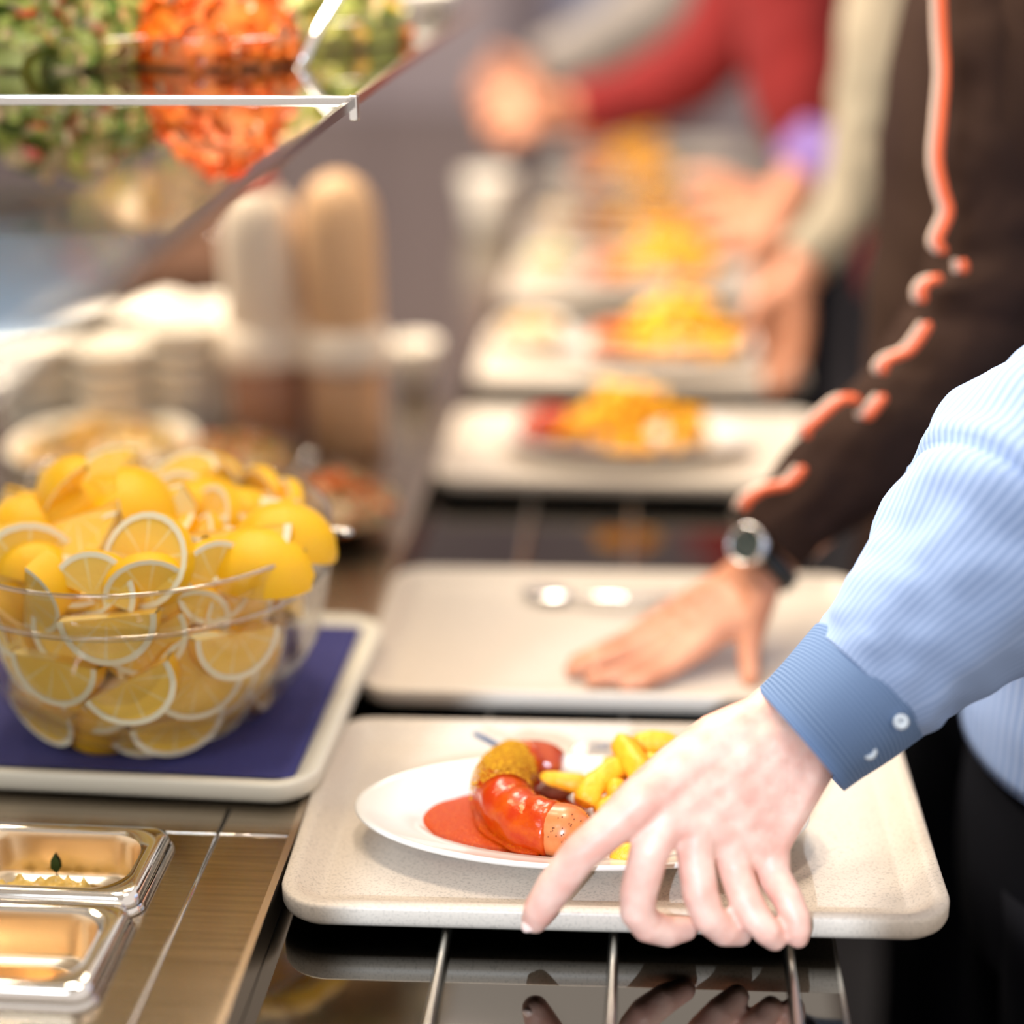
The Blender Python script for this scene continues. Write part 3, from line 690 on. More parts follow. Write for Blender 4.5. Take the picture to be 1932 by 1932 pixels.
def dispenser(px, py, jar, body, label, top=.385, cap=None, rj=.050, rb=.053):
    p = az(px, py, TZ); p = Vector((p.x, p.y+rj, TZ))
    e = empty('sauce_dispenser', p, label, 'dispenser')
    mesh('jar', *lathe([(.001, 0), (rj, 0), (rj+.002, .004), (rj+.003, .12), (rj, .124), (.001, .124)], 40), M[jar], e)
    mesh('collar', *lathe([(rj, .122), (rj+.014, .126), (rj+.017, .134), (rj+.013, .168), (rj+.004, .178), (rb-.006, .182)], 40), M['cream'], e)
    mesh('bottle_body', *lathe([(rb-.004, .178), (rb, .19), (rb+.001, top-.07), (rb-.004, top-.035), (rb*.66, top-.012), (rb*.3, top), (.001, top)], 40), M[body], e)
    if cap: mesh('nozzle_cap', *lathe([(rb*.45, top-.008), (rb*.42, top+.012), (rb*.2, top+.022), (.001, top+.022)], 24), M[cap], e)
    return e
dispenser(498, 862, 'jar_brown', 'cream', 'cream sauce dispenser with a red cap on a dark brown jar', .37, 'red_cap')
dispenser(645, 868, 'jar_tan', 'tan', 'tan sauce dispenser on a light brown jar, nearer the divider', .385)
# stacks of white bowls
k = 0
for px, py, nb in [(60, 850, 5), (205, 858, 5), (345, 850, 6), (120, 760, 5), (270, 765, 5), (395, 775, 5)]:
    p = az(px, py, TZ); names = {0: 'at the far left', 1: 'second from the left', 2: 'beside the brown jar', 3: 'at the back left', 4: 'at the back middle', 5: 'at the back beside the dispenser'}
    for i in range(nb):
        bowl((p.x, p.y+.06, TZ+i*.026), .062, .042, ('topmost' if i == nb-1 else ['lowest', 'second lowest', 'third lowest', 'fourth lowest', 'fifth lowest'][i])+' white bowl in the blurred stack '+names[k], 'cup_white', 'white bowls stacked '+names[k], name='soup_bowl')
    k += 1
# small cup right of the dispensers
p = az(790, 740, TZ); bowl((p.x-.01, p.y+.04, TZ), .04, .07, 'small cream cup beside the tan dispenser near the divider', 'cup_white', name='cup')

# brown partition and counter equipment far behind
def panel(name, px0, px1, py0, py1, y, m, label, cat, th=.12):
    a = ay(px0, py1, y); b = ay(px1, py0, y)
    o = mesh(name, *box(a.x, b.x, y, y+th, min(a.z, b.z), max(a.z, b.z)), M[m], smooth=False); bevelled(o, .01)
    return tag(o, label, cat)
a = ay(-200, 640, 3.3); b = ay(440, 300, 3.3)
cb = empty('wooden_cabinet', ((a.x+b.x)/2, 3.4, TZ), 'brown wooden cabinet standing on the counter behind the bowl stacks', 'cabinet')
part('cabinet_body', box(a.x, b.x, 3.3, 3.62, TZ, b.z), M['brown'], cb, False)
for i in range(3):
    x0 = a.x+(b.x-a.x)*i/3; x1 = a.x+(b.x-a.x)*(i+1)/3
    d_ = part('cabinet_door', box(x0+.01, x1-.01, 3.285, 3.2995, TZ+.03, b.z-.03), M['brown'], cb, False)
    part('knob', sphere((x1-.03, 3.275, (TZ+b.z)/2), .011, 10, 8), M['chrome'], d_)
# lavender column and back counter
tw = empty('tray_trolley', (-.95, 6.25, -.9), 'tall lavender grey cupboard behind the dispensers', 'cupboard')
part('cupboard_body', box(-1.40, -.52, 6.05, 6.5, -.9, 1.3), M['wall'], tw, False)
part('door_panel', box(-1.37, -.97, 6.035, 6.0495, TZ, 1.25), M['wall'], tw, False)
part('door_panel', box(-.95, -.55, 6.035, 6.0495, TZ, 1.25), M['wall'], tw, False)
tw.name = 'tall_cupboard'
# plates / bowls in far field by the divider
for px, py, y, r, lab in [(950, 420, 3.9, .062, 'round white cup by the divider far down the slide')]:
    p = ay(px, py, y); o = bowl((XE-.08, 3.9, TZ), r, .12, lab, 'cup_white', name='round_cup', base=.7)

# ------------------------------------------------------------------ plates with fries on the far trays
def fries_heap(cx, cy, n, rx, ry, h, lab, grp, seedn, r=.0078):
    rnd = random.Random(seedn)
    if cy > 2.5: h *= 1.35
    for i in range(n):
        a = rnd.uniform(0, 2*PI); q = math.sqrt(rnd.random())*.9; x, y = cx+rx*q*math.cos(a), cy+ry*q*math.sin(a); z = T0+.02+h*(1-q*q)*rnd.uniform(.5, 1)
        th = rnd.uniform(0, PI); L = rnd.uniform(.022, .034); ph = rnd.uniform(-.45, .45)
        d = Vector((math.cos(th)*math.cos(ph), math.sin(th)*math.cos(ph), math.sin(ph)))*L; c = Vector((x, y, z))
        fry([(*(c-d), r), (*(c+Vector((0, 0, .003))), r), (*(c+d), r)], r, lab, i, 'far_fry', 5, grp, 8)
rows = [(2.178, 'tray behind the dark gap', 1215, 70, .105), (2.66, 'second far tray', 1285, 52, .10), (3.22, 'third far tray', 1255, 46, .10), (3.66, 'fourth far tray', 1225, 40, .10), (4.30, 'fifth far tray', 1195, 36, .11), (4.85, 'farthest tray', 1180, 32, .11)]
for i, (y0, nm, px, n, rx) in enumerate(rows):
    cy = y0+(.13 if i == 0 else .17); cx = {0: .012}.get(i, ay(px, 600, cy).x)
    if i == 0:
        p = az(1180, 815, T0+.02); cx, cy = p.x, 2.34
    platter((cx+(-.0 if i == 0 else -.03), cy, T0+.009), 'white oval plate of fries on the '+nm, a=.175, b=.10)
    fries_heap(cx+(.01 if i == 0 else 0), cy, n, rx, .065, .085, 'golden fry in the blurred heap on the '+nm, 'fries on the '+nm, 40+i)
    sx = cx-.105
    s = tube([(sx-.035, cy-.02, T0+.036, .012), (sx-.02, cy+.015, T0+.040, .024), (sx+.02, cy+.02, T0+.040, .024), (sx+.05, cy, T0+.036, .012)], 16, 14, round_ends=True)
    tag(mesh('sausage', *s, M['sauce' if i == 0 else 'sausage']), 'red sausage at the left of the fries on the '+nm, 'sausage')
for i, y0 in ((1, 2.66), (2, 3.22), (3, 3.66)):
    nm = rows[i][1]
    o = bowl((-.20, y0+.20, T0+.009), .062, .05, 'small bowl of pale salad on the left of the '+nm, 'cup_white', name='side_bowl')
    heap('side_salad', (-.20, y0+.20, T0+.009), 'pale green salad in the small bowl on the '+nm, 60, .050, .050, .03, [('pasta' if i != 2 else 'leaf', 3), ('corn', 1)], .012, .030, 30+i)

# ------------------------------------------------------------------ upper glass shelf with salads
SZ_ = .614
XS = az(665, 190, SZ_)
sh = empty('glass_shelf', (XS.x, XS.y, SZ_), 'reflective glass counter shelf at the upper left mirroring the salads', 'shelf')
for y0, y1 in ((.50, XS.y-.004), (XS.y+.004, 2.55)):
    part('glass_pane', box(-1.5, XS.x-.004, y0, y1, SZ_-.006, SZ_), M['shelf_glass'], sh, False)
    part('edge_profile', box(XS.x-.004, XS.x, y0, y1, SZ_-.007, SZ_+.001), mat('dark_glass_edge', (.06, .045, .04), .2, .3) if y0 < 1 else M['steel_trim'], sh, False)
br = part('cross_bar', box(-1.5, XS.x+.004, XS.y-.004, XS.y+.004, SZ_-.007, SZ_+.004), M['chrome'], sh, False); bevelled(br, .0015)
br.rotation_euler = (0, 0, 0)
cl_ = part('end_clip', box(XS.x-.002, XS.x+.005, XS.y-.007, XS.y+.005, SZ_-.016, SZ_+.005), M['chrome'], sh, False); bevelled(cl_, .0015)
for yy in (2.5,): part('post', tube([(XS.x-.02, yy, TZ, .008), (XS.x-.02, yy, .3, .008), (XS.x-.02, yy, SZ_-.007, .008)], 6, 12), M['chrome'], sh)
part('post', tube([(-1.4, yy, TZ, .008), (-1.4, yy, .3, .008), (-1.4, yy, SZ_-.007, .008)], 6, 12), M['chrome'], sh)
def shelf_dish(px, y, r, h, lab_b, lab_f, n, mw, sz, seedn, flat=.35):
    p = ay(px, 130, y); bowl((p.x, y, SZ_+.0005), r+.012, .028, lab_b, 'glass', base=.8, name='salad_dish')
    heap('salad_heap', (p.x, y, SZ_+.0005), lab_f, n, r, r*.9, h, mw, sz, .007, seedn, flat)
shelf_dish(120, 1.80, .135, .100, 'glass dish of green leaf salad on the shelf, far left', 'green leaf salad heaped at the far left of the shelf', 420, [('leaf', 4), ('dark_leaf', 2), ('pasta', 5), ('radish', .6)], .020, 51)
shelf_dish(412, 1.77, .085, .105, 'glass dish of carrot salad on the shelf', 'bright orange carrot salad heaped on the shelf', 420, [('carrot', 9), ('pasta', 1)], .010, 52)
shelf_dish(590, 1.98, .105, .095, 'glass dish of mixed green salad on the shelf, right of the carrots', 'mixed green and orange salad right of the carrots', 340, [('leaf', 4), ('pasta', 3), ('carrot', 1), ('corn', 1), ('dark_leaf', 1)], .017, 53)
shelf_dish(290, 2.12, .14, .10, 'glass dish of pale salad at the back of the shelf', 'pale mixed salad behind the carrots', 300, [('pasta', 5), ('leaf', 2), ('corn', 2)], .018, 54)
# upper tier (out of frame, seen mirrored in the shelf)
ut = empty('upper_shelf', (-.95, 1.85, .79), 'thin clear upper shelf above the salads', 'shelf')
part('shelf_pane', box(-1.5, -.45, 1.60, 2.1, .752, .758), M['glass'], ut, False)
part('post', tube([(-1.45, 2.1, SZ_, .006), (-1.45, 2.1, .7, .006), (-1.45, 2.1, .752, .006)], 4, 10), M['chrome'], ut)
part('post', tube([(-.47, 2.1, SZ_, .006), (-.47, 2.1, .7, .006), (-.47, 2.1, .752, .006)], 4, 10), M['chrome'], ut)
bowl((-.70, 1.80, .7585), .175, .105, 'light blue bowl mirrored in the glass shelf', 'blue_bowl', base=.55)
tag(mesh('cream_salad', *lathe([(.155, .858), (.15, .895), (.11, .94), (.05, .965), (.001, .97)], 32, cx=-.70, cy=1.80), M['cup_white']), 'creamy white salad filling the light blue bowl', 'food', kind='stuff')
# long serving fork and white lid on the shelf
sf = empty('salad_server', tuple(ay(600, 60, 1.78)), 'pale blue salad server handle rising between carrot and green salad', 'server')
part('server_handle', tube([(*ay(565, 128, 1.72), .006), (*ay(600, 60, 1.74), .005), (*ay(650, -25, 1.78), .005)], 12, 10, round_ends=True), M['chrome'], sf)
part('server_bowl', tube([(*ay(565, 128, 1.72), .007), (*ay(556, 140, 1.715), .013, .006), (*ay(548, 150, 1.71), .008, .005)], 8, 10, round_ends=True), M['chrome'], sf)
p = ay(790, 60, 2.6); lid = bowl((p.x, 2.48, SZ_-.0), .035, .03, 'small white cup at the far end of the glass shelf', 'cup_white', name='dip_cup')
lid.location = (XS.x-.05, 2.40, SZ_+.0005)

# ------------------------------------------------------------------ people
def chain(mb, P, step=.35):
    for a, b in zip(P, P[1:]):
        a, b = np.array(a, float), np.array(b, float); L = np.linalg.norm(b[:3]-a[:3]); n = max(2, int(L/(min(a[3], b[3])*step))+1)
        for i in range(n+1):
            q = a+(b-a)*i/n; mb.add(*sphere(q[:3], q[3], 12, 8))
def cz(x, y): return 900+x/2.1467, 1250+y/2.1467
def J(x, y, Y, r): return (*ay(*cz(x, y), Y), r)
def nail(parent, p, nrm, dr, w=.0058, l=.0075):
    n = Vector(nrm).normalized(); d = Vector(dr).normalized(); s = n.cross(d).normalized(); d = s.cross(n)
    R = []
    for k, zz in ((1.0, -.0008), (1.0, .0003), (.8, .0008), (.3, .0012), (.02, .0012)):
        R.append([tuple(Vector(p)+s*w*k*math.cos(t)+d*l*k*math.sin(t)+n*(zz-.0022*(k*math.cos(t))**2)) for t in [2*PI*j/16 for j in range(16)]])
    return part('nail', rings(R, True, False, True), M['nail'], parent)

# --- person in the blue shirt -------------------------------------------------
pb = empty('person', (.36, 1.40, -.9), 'person in a pale blue striped shirt and black trousers gripping the front tray', 'person')
hb_ = MB()
thumb = [J(990, 330, 1.205, .022), J(820, 440, 1.18, .019), J(660, 560, 1.155, .0155), J(540, 670, 1.143, .0130), J(420, 770, 1.137, .0122), J(320, 900, 1.135, .0118), J(255, 1000, 1.136, .0105), J(235, 1040, 1.137, .0085)]
index = [J(1150, 330, 1.21, .022), J(760, 620, 1.158, .0150), J(700, 760, 1.143, .0128), J(655, 930, 1.136, .0120), J(650, 1010, 1.134, .0112), J(690, 1065, 1.136, .0105), J(770, 1090, 1.143, .0095), J(845, 1078, 1.152, .0075)]
middle = [J(1200, 350, 1.212, .022), J(885, 650, 1.163, .0145), J(885, 790, 1.150, .0118), J(905, 940, 1.138, .0115), J(935, 1030, 1.133, .0106), J(1000, 1085, 1.138, .0096), J(1065, 1098, 1.147, .0076)]
ring_ = [J(1250, 370, 1.215, .022), J(1020, 680, 1.172, .0142), J(1040, 820, 1.163, .0112), J(1085, 955, 1.146, .0106), J(1130, 1035, 1.138, .0098), J(1172, 1085, 1.135, .0090), J(1205, 1120, 1.138, .0070)]
pinky = [J(1325, 400, 1.218, .0215), J(1180, 735, 1.185, .0140), J(1200, 860, 1.172, .0112), J(1255, 950, 1.154, .0098), J(1292, 1030, 1.145, .0088), J(1300, 1080, 1.141, .0080), J(1300, 1112, 1.141, .0064)]
thumb, index, middle, ring_, pinky = [[(*p[:3], p[3]*1.10+.0016) for p in f_] for f_ in (thumb, index, middle, ring_, pinky)]
for f_ in (thumb, index, middle, ring_, pinky): chain(hb_, f_)
def mix(a, b, t, r=None):
    a, b = np.array(a), np.array(b); q = a+(b-a)*t
    if r: q[3] = r
    return q
for a_, b_ in ((index, middle), (middle, ring_), (ring_, pinky)):
    for u in np.linspace(0, 1, 5):
        p0 = mix(a_[0], a_[1], u); p1 = mix(b_[0], b_[1], u); chain(hb_, [mix(p0, p1, 0), mix(p0, p1, .5), mix(p0, p1, 1)])
for a_, b_, um in ((index, middle, .35), (middle, ring_, .55), (ring_, pinky, .6)):
    for u in np.linspace(0, um, 4):
        p0 = mix(a_[1], a_[2], u); p1 = mix(b_[1], b_[2], u); chain(hb_, [mix(p0, p1, .15, .0105), mix(p0, p1, .5, .0095), mix(p0, p1, .85, .0105)])
# web between thumb and index
for u in np.linspace(0, .8, 6):
    p0 = mix(thumb[0], thumb[2], u); p1 = mix(index[0], index[1], u)
    chain(hb_, [mix(p0, p1, 0, .016), mix(p0, p1, .5, .013), mix(p0, p1, 1, .016)])
# wrist and forearm (inside the sleeve)
wr = J(1300, 310, 1.222, .027); fo1 = ay(1620, 1290, 1.26); el = ay(1950, 980, 1.335); shd = ay(2280, 600, 1.43)
wl = mix(thumb[0], wr, .45)
for a_ in (thumb[0], index[0], middle[0], ring_[0], pinky[0]): chain(hb_, [a_, wr])
w2 = np.array(J(1150, 250, 1.222, .024)); w3 = np.array(J(1330, 400, 1.225, .024))
chain(hb_, [thumb[0], w2, (*(fo1+Vector((-.012, 0, .012))), .028)]); chain(hb_, [pinky[0], w3, (*fo1, .028)])
chain(hb_, [wr, (*fo1, .032), (*el, .040), (*shd, .050)])
ho = hb_.build('body', M['skin'], None); 
ho = remesh(ho, .0022, 4, .5)
ho.parent = pb; ho.location = -pb.location
tipv = Vector(thumb[-1][:3]); nail(pb, tipv+Vector((-.004, -.0078, .002)), (-.35, -.8, .35), Vector(thumb[-1][:3])-Vector(thumb[-3][:3]), .0060, .0085)
def px_(P): return [ (*ay(x, y, Y), r) for x, y, Y, r in P]
# sleeve from shoulder down to the cuff
def folds(amp, f=(5, 9), seedn=0):
    def d(t, a, L):
        v = Vector((math.cos(a)*1.3+seedn, math.sin(a)*1.3, L*16)); w = Vector((math.cos(a)*2.6, math.sin(a)*2.6+seedn, L*42))
        e = min(1, t/.04)*min(1, (1-t)/.04)
        return e*(amp*noise.noise(v)+amp*.45*noise.noise(w)+amp*.4*math.sin(L*70+a*2)*math.exp(-((t-.5)/.16)**2))
    return d
_f0 = folds(.009, seedn=2)
def sleeve_fold(t, a, L): return _f0(t, a, L)-.0075*math.exp(-((t-.34-.05*math.sin(a))/.012)**2)-.006*math.exp(-((t-.55-.09*math.sin(a+.6))/.014)**2)+.004*math.exp(-((t-.37-.05*math.sin(a))/.018)**2)
slv = px_([(1632,1291,1.247,.0565),(1680,1245,1.256,.0620),(1765,1158,1.275,.0730),(1850,1060,1.30,.0880),(1950,945,1.335,.1000),(2080,840,1.375,.1020),(2200,740,1.41,.094),(2290,560,1.44,.092)])
sv = part('shirt_sleeve', tube(slv, 120, 64, disp=sleeve_fold, caps=False, uv=True), M['sleeve'], pb)
cf = px_([(1512,1398,1.222,.0475),(1545,1370,1.227,.0490),(1590,1332,1.236,.0525),(1640,1286,1.249,.0560)])
cu = part('shirt_cuff', tube(cf, 24, 56, disp=lambda t, a, L: .0012*math.sin(3*a+1)+.0016, caps=False, uv=True), M['cuff'], pb)
cu.modifiers.new('s', 'SOLIDIFY').thickness = .002; sv.modifiers.new('s', 'SOLIDIFY').thickness = .0012
for bx, by, yy in ((1640, 1419, 1.186), (1700, 1362, 1.186)):
    q = ay(bx, by, yy); d_ = (CAMP-q).normalized()
    rt = d_.to_track_quat('Z', 'Y').to_matrix()
    V, F = lathe([(.001, .0025), (.0022, .0025), (.0030, .0034), (.0052, .0034), (.0060, .002), (.0060, 0)], 20)
    part('button', ([tuple(rt @ Vector(v)+q) for v in V], F), M['button'], pb)
# torso and trousers
def body_loft(P, seg=40, amp=.006, seedn=0, n=40): return tube(P, n, seg, disp=folds(amp, seedn=seedn), up=(0, 1, 0), caps=True, uv=True)
part('shirt', tube([(.435, 1.50, .018, .130, .19), (.44, 1.50, .16, .130, .20), (.49, 1.49, .34, .135, .21), (.54, 1.47, .50, .135, .22), (.56, 1.45, .60, .10, .20), (.56, 1.45, .66, .06, .08)], 50, 56, disp=folds(.006, seedn=4), up=(0, 1, 0), uv=True), M['shirt'], pb)
q = ay(1895, 1310, 1.44)
V, F = lathe([(.001, .002), (.004, .003), (.0075, .003), (.0085, 0)], 16)
rt = (CAMP-q).normalized().to_track_quat('Z', 'Y').to_matrix(); part('button', ([tuple(rt @ Vector(v)+q) for v in V], F), M['button'], pb)
tr = MB()
tr.add(*tube([(.445, 1.50, .035, .130, .188), (.445, 1.50, -.10, .135, .195), (.445, 1.50, -.18, .125, .19)], 12, 40, up=(0, 1, 0)))
for yy in (1.40, 1.60):
    tr.add(*tube([(.445, yy, -.08, .115, .10), (.445, yy, -.45, .085, .085), (.445, yy, -.84, .07, .07)], 20, 28, up=(0, 1, 0)))
part('trousers', (tr.V, tr.F), M['trouser'], pb)
for yy in (1.40, 1.60): part('shoe', tube([(.50, yy, -.862, .036), (.44, yy, -.86, .038), (.34, yy, -.872, .036), (.27, yy, -.876, .022)], 16, 16, round_ends=True), M['trouser'], pb)

# --- person in the brown jacket -------------------------------------------------
pj = empty('person', (.42, 1.98, -.9), 'person in dark brown jacket with orange piping, hand on the empty tray', 'person')
hj = MB()
def K(x, y, Y, r): return (*ay(x, y, Y), r)
def KZ(x, y, z, r): return (*az(x, y, z), r)
f1 = [K(1370, 1105, 1.715, .020), K(1232, 1178, 1.68, .0135), K(1175, 1212, 1.655, .0105), KZ(1120, 1235, .040, .0095), KZ(1085, 1248, .031, .0080)]
f2 = [K(1385, 1115, 1.70, .020), K(1262, 1195, 1.655, .0140), K(1190, 1232, 1.63, .0110), KZ(1125, 1253, .038, .0098), KZ(1078, 1264, .030, .0080)]
f3 = [K(1400, 1125, 1.69, .020), K(1290, 1212, 1.635, .0140), K(1220, 1252, 1.61, .0110), KZ(1160, 1275, .036, .0095), KZ(1115, 1283, .030, .0078)]
f4 = [K(1420, 1135, 1.68, .020), K(1318, 1222, 1.625, .0130), K(1262, 1262, 1.60, .0102), KZ(1215, 1284, .034, .0090), KZ(1180, 1292, .030, .0072)]
th = [K(1430, 1130, 1.67, .020), K(1418, 1185, 1.645, .0150), K(1412, 1232, 1.625, .0120), K(1414, 1268, 1.61, .0108), K(1416, 1288, 1.60, .009)]
for c_ in (f1, f2, f3, f4, th): chain(hj, c_)
for a_, b_ in ((f1, f2), (f2, f3), (f3, f4)):
    for u in np.linspace(0, 1, 5): p0 = mix(a_[0], a_[1], u); p1 = mix(b_[0], b_[1], u); chain(hj, [p0, mix(p0, p1, .5), p1])
for u in np.linspace(0, .7, 4): chain(hj, [mix(f4[0], f4[1], u, .015), mix(th[0], th[1], u, .013)])
w = K(1432, 1075, 1.705, .0285); e1 = K(1620, 900, 1.75, .036); e2 = K(1850, 650, 1.80, .042); e3 = K(1890, -60, 1.88, .05)
for c_ in (f1, f2, f3, f4, th): chain(hj, [c_[0], w])
chain(hj, [w, e1, e2, e3])
o = remesh(hj.build('body', M['skin_warm'], None), .003, 5, .5); o.parent = pj; o.location = -pj.location
arm = px_([(1452,1030,1.71,.0400),(1490,985,1.72,.0440),(1570,905,1.74,.0520),(1660,830,1.76,.0600),(1760,730,1.78,.066),(1845,610,1.80,.070),(1880,450,1.82,.064),(1885,250,1.84,.062),(1890,0,1.87,.064),(1895,-150,1.89,.066)])
am = part('jacket_sleeve', tube(arm, 130, 56, disp=folds(.008, seedn=9), caps=False, uv=True), M['jacket'], pj); am.modifiers.new('s', 'SOLIDIFY').thickness = .002
part('jacket', tube([(.40, 2.02, -.06, .142, .22), (.40, 2.02, .1, .140, .22), (.40, 2.02, .35, .142, .23), (.405, 2.0, .58, .145, .24), (.42, 2.0, .72, .12, .20), (.43, 2.0, .80, .06, .08)], 50, 48, disp=folds(.006, seedn=5), up=(0, 1, 0), uv=True), M['jacket'], pj)
tj = MB()
tj.add(*tube([(.42, 2.02, 0, .130, .20), (.42, 2.02, -.10, .135, .205), (.42, 2.02, -.2, .125, .2)], 12, 36, up=(0, 1, 0)))
for yy in (1.92, 2.12): tj.add(*tube([(.42, yy, -.08, .115, .10), (.42, yy, -.45, .085, .085), (.42, yy, -.84, .07, .07)], 18, 24, up=(0, 1, 0)))
part('trousers', (tj.V, tj.F), M['trouser'], pj)
for yy in (1.92, 2.12): part('shoe', tube([(.48, yy, -.862, .036), (.42, yy, -.86, .038), (.32, yy, -.872, .036), (.25, yy, -.876, .022)], 16, 16, round_ends=True), M['trouser'], pj)
pipes = [[(1772,-60),(1776,60),(1780,140),(1774,220),(1768,300),(1778,360),(1788,400),(1772,440),(1768,460),(1782,478)],
 [(1812,490),(1816,505),(1812,515)], [(1776,525),(1752,530),(1738,548),(1740,572)],
 [(1752,608),(1735,635),(1712,662),(1680,675),(1664,692),(1668,706)], [(1668,745),(1650,768),(1636,784),(1628,778)],
 [(1622,756),(1590,752),(1560,774),(1535,796),(1518,812),(1524,826)], [(1516,880),(1500,900),(1480,914),(1440,922),(1412,940),(1398,962)]]
for P in pipes:
    def yv(y): return 1.715+.11*min(1, max(0, (950-y)/950))
    n_ = max(8, len(P)*5)
    part('orange_piping', tube([(*ay(x+3, y, yv(y)-.045), .0046) for x, y in P], n_, 10, round_ends=True), M['orange_piping'], pj)
    part('pale_piping', tube([(*ay(x-12, y-1, yv(y)-.043), .0036) for x, y in P], n_, 10, round_ends=True), M['pale_piping'], pj)
# watch
wt = empty('wristwatch', tuple(ay(1408, 1030, 1.66)), 'black and silver wristwatch worn at the brown jacket cuff', 'watch')
wc = ay(1410, 1028, 1.672); nrm = Vector((-.50, -.74, .45)).normalized(); rt = nrm.to_track_quat('Z', 'Y').to_matrix()
def wl_(pr, n=32): V, F = lathe(pr, n); return [tuple(rt @ Vector(v)+wc) for v in V], F
part('watch_case', wl_([(.001, -.008), (.019, -.008), (.0225, -.005), (.0230, 0), (.0215, .003)]), M['chrome'], wt)
part('bezel', wl_([(.0215, .003), (.0205, .0052), (.0185, .0052), (.0178, .0035)]), M['chrome'], wt)
part('dial', wl_([(.0180, .0030), (.001, .0032)]), M['dial'], wt)
hm = MB()
for i in range(12):
    a = i*PI/6; V, F = box(-.0008, .0008, .012, .016, .0034, .0042); Rz = Matrix.Rotation(a, 3, 'Z'); hm.add([tuple(rt @ (Rz @ Vector(v))+wc) for v in V], F)
V, F = box(-.0007, .0007, 0, .010, .0038, .0046); hm.add([tuple(rt @ (Matrix.Rotation(1.0, 3, 'Z') @ Vector(v))+wc) for v in V], F)
V, F = box(-.0006, .0006, 0, .014, .0038, .0046); hm.add([tuple(rt @ (Matrix.Rotation(4.2, 3, 'Z') @ Vector(v))+wc) for v in V], F)
part('hour_markers', (hm.V, hm.F), M['chrome'], wt, False)
ax = (Vector(e1[:3])-Vector(w[:3])).normalized(); s1 = nrm-ax*nrm.dot(ax); s1.normalize(); s2 = ax.cross(s1)
cen_ = Vector(w[:3])+ax*.012
V = []; 
Rr = []
for i in range(41):
    a = 2*PI*i/40; rd = s1*math.cos(a)+s2*math.sin(a)
    Rr.append([tuple(cen_+rd*(.0325+h_)+ax*v_) for h_, v_ in ((0, -.010), (.004, -.010), (.005, 0), (.004, .010), (0, .010))])
part('strap', rings(Rr, True), M['watch_black'], wt)

# --- person in beige jacket, further along ------------------------------------------
def far_person(loc, label, torso, tm, arms, hands, Yt, rx=.13, ry=.20, trousers=True, handmat='skin_warm'):
    e = empty('person', (loc[0], loc[1], -.9), label, 'person')
    x, y = loc
    part('top', tube([(x, y, -.02, rx, ry), (x, y, .15, rx*1.05, ry*1.05), (x, y, .40, rx*1.08, ry*1.1), (x, y, .62, rx, ry*1.15), (x, y, .75, rx*.5, ry*.5)], 30, 32, disp=folds(.006, seedn=x*9), up=(0, 1, 0), uv=True), M[tm], e)
    t = MB(); t.add(*tube([(x, y, .0, rx*.98, ry*.96), (x, y, -.12, rx, ry), (x, y, -.22, rx*.95, ry*.95)], 10, 28, up=(0, 1, 0)))
    for s in (-.1, .1): t.add(*tube([(x, y+s, -.1, .11, .098), (x, y+s, -.45, .085, .085), (x, y+s, -.84, .07, .07)], 14, 20, up=(0, 1, 0)))
    part('trousers', (t.V, t.F), M['trouser'], e)
    for s in (-.1, .1): part('shoe', tube([(x+.06, y+s, -.862, .036), (x, y+s, -.86, .038), (x-.1, y+s, -.872, .036), (x-.17, y+s, -.876, .022)], 12, 14, round_ends=True), M['trouser'], e)
    for P, m in arms: a_ = part('sleeve', tube(px_(P), 50, 32, disp=folds(.006, seedn=len(P)), caps=True, uv=True), M[m], e)
    for H in hands:
        h = MB(); wr_ = K(*H['wrist'])
        if 'fore' in H: chain(h, [K(*H['fore']), wr_])
        ks = []
        for f in H['fingers']:
            f = [K(*q) for q in f]; chain(h, [wr_]+f); ks.append(f[0])
        for a_, b_ in zip(ks, ks[1:]):
            for u in (.3, .6, .9): chain(h, [mix(wr_, a_, u, .014), mix(wr_, b_, u, .014)])
        o = remesh(h.build('body', M[handmat], None), .004, 4, .5); o.parent = e; o.location = -e.location
    return e
far_person((.50, 2.86), 'person with a beige sleeve and black clothes standing behind the brown jacket', None, 'trouser',
    [([(1690,-60,2.80,.075),(1665,120,2.78,.070),(1640,280,2.76,.062),(1600,390,2.74,.050),(1545,460,2.72,.046),(1520,490,2.71,.044)], 'beige')],
    [dict(wrist=(1490,545,2.70,.034), fore=(1550,450,2.72,.036), fingers=[[(1440,600,2.70,.017),(1440,650,2.69,.013),(1455,700,2.68,.012)],[(1465,620,2.69,.017),(1462,670,2.68,.013),(1452,722,2.67,.012)],[(1490,625,2.68,.017),(1482,680,2.67,.013),(1460,735,2.66,.012)],[(1512,615,2.67,.016),(1508,670,2.66,.012),(1485,722,2.65,.011)],[(1445,560,2.68,.018),(1415,600,2.67,.014),(1400,640,2.67,.012)]])], 2.8)
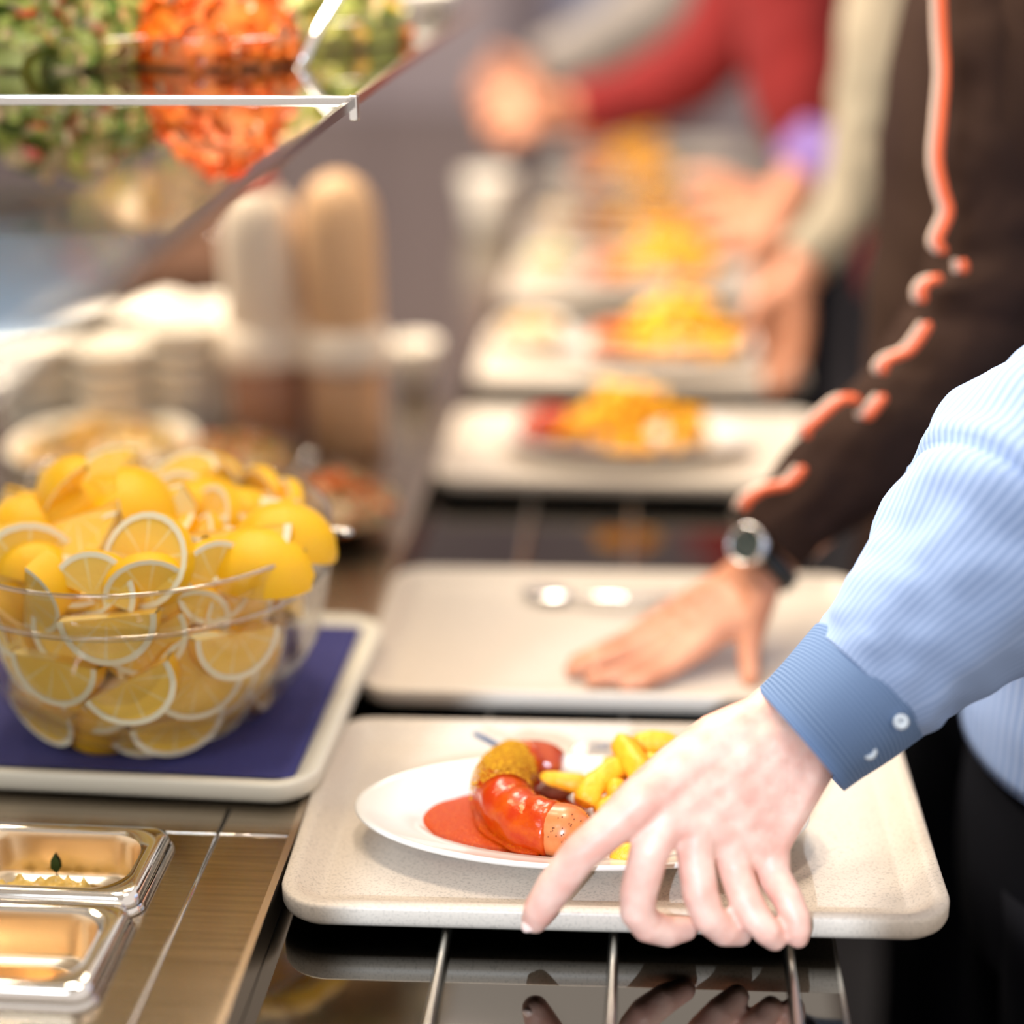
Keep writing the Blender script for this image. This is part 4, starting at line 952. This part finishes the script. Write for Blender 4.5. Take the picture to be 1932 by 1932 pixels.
far_person((.56, 3.55), 'person in a red sweater with violet shirt cuffs reaching over the far trays', None, 'red',
    [([(1480,-120,3.35,.105),(1490,0,3.33,.100),(1500,120,3.30,.092),(1512,210,3.27,.080),(1530,260,3.25,.066)], 'red'),
     ([(1510,255,3.24,.058),(1540,290,3.22,.058),(1575,322,3.21,.054)], 'purple'),
     ([(1440,-60,3.75,.13),(1370,60,3.72,.095),(1290,140,3.70,.080),(1180,190,3.68,.068),(1085,208,3.66,.058)], 'red')],
    [dict(wrist=(1470,400,3.18,.040), fore=(1525,310,3.22,.042), fingers=[[(1400,370,3.18,.026),(1350,340,3.18,.020),(1310,335,3.18,.017)],[(1395,400,3.16,.026),(1345,385,3.16,.020),(1305,385,3.16,.017)],[(1400,430,3.14,.026),(1350,425,3.14,.019),(1320,430,3.14,.016)],[(1415,455,3.12,.024),(1380,465,3.12,.018),(1350,470,3.12,.015)],[(1450,450,3.12,.026),(1440,500,3.11,.020),(1430,535,3.10,.017)]]),
     dict(wrist=(1050,208,3.65,.040), fore=(1120,205,3.66,.040), fingers=[[(990,175,3.66,.026),(950,175,3.66,.018),(925,190,3.66,.016)],[(985,200,3.64,.026),(940,205,3.64,.018),(915,220,3.64,.016)],[(990,225,3.62,.026),(950,238,3.62,.018),(925,250,3.62,.016)],[(1005,240,3.60,.024),(975,258,3.60,.017),(955,270,3.60,.014)],[(1020,190,3.60,.026),(1000,160,3.6,.019),(985,145,3.6,.016)]])], 3.4)
far_person((.42, 4.70), 'person in a grey cardigan reaching in behind the red sweater', None, 'grey_cloth',
    [([(1330,-90,4.65,.13),(1240,10,4.6,.095),(1130,80,4.55,.080),(1020,130,4.5,.065)], 'grey_cloth')],
    [dict(wrist=(985,150,4.48,.05), fingers=[[(940,140,4.48,.032),(910,150,4.48,.024)],[(935,165,4.46,.032),(905,180,4.46,.024)],[(945,185,4.44,.030),(920,200,4.44,.022)],[(960,190,4.42,.028),(945,215,4.42,.02)],[(965,130,4.44,.03),(940,110,4.44,.022)]])], 4.5)
far_person((-.25, 6.60), 'distant person in a pale lavender shirt at the top of the picture', None, 'lavender_cloth', [], [], 6.5)

bpy.context.view_layer.update()
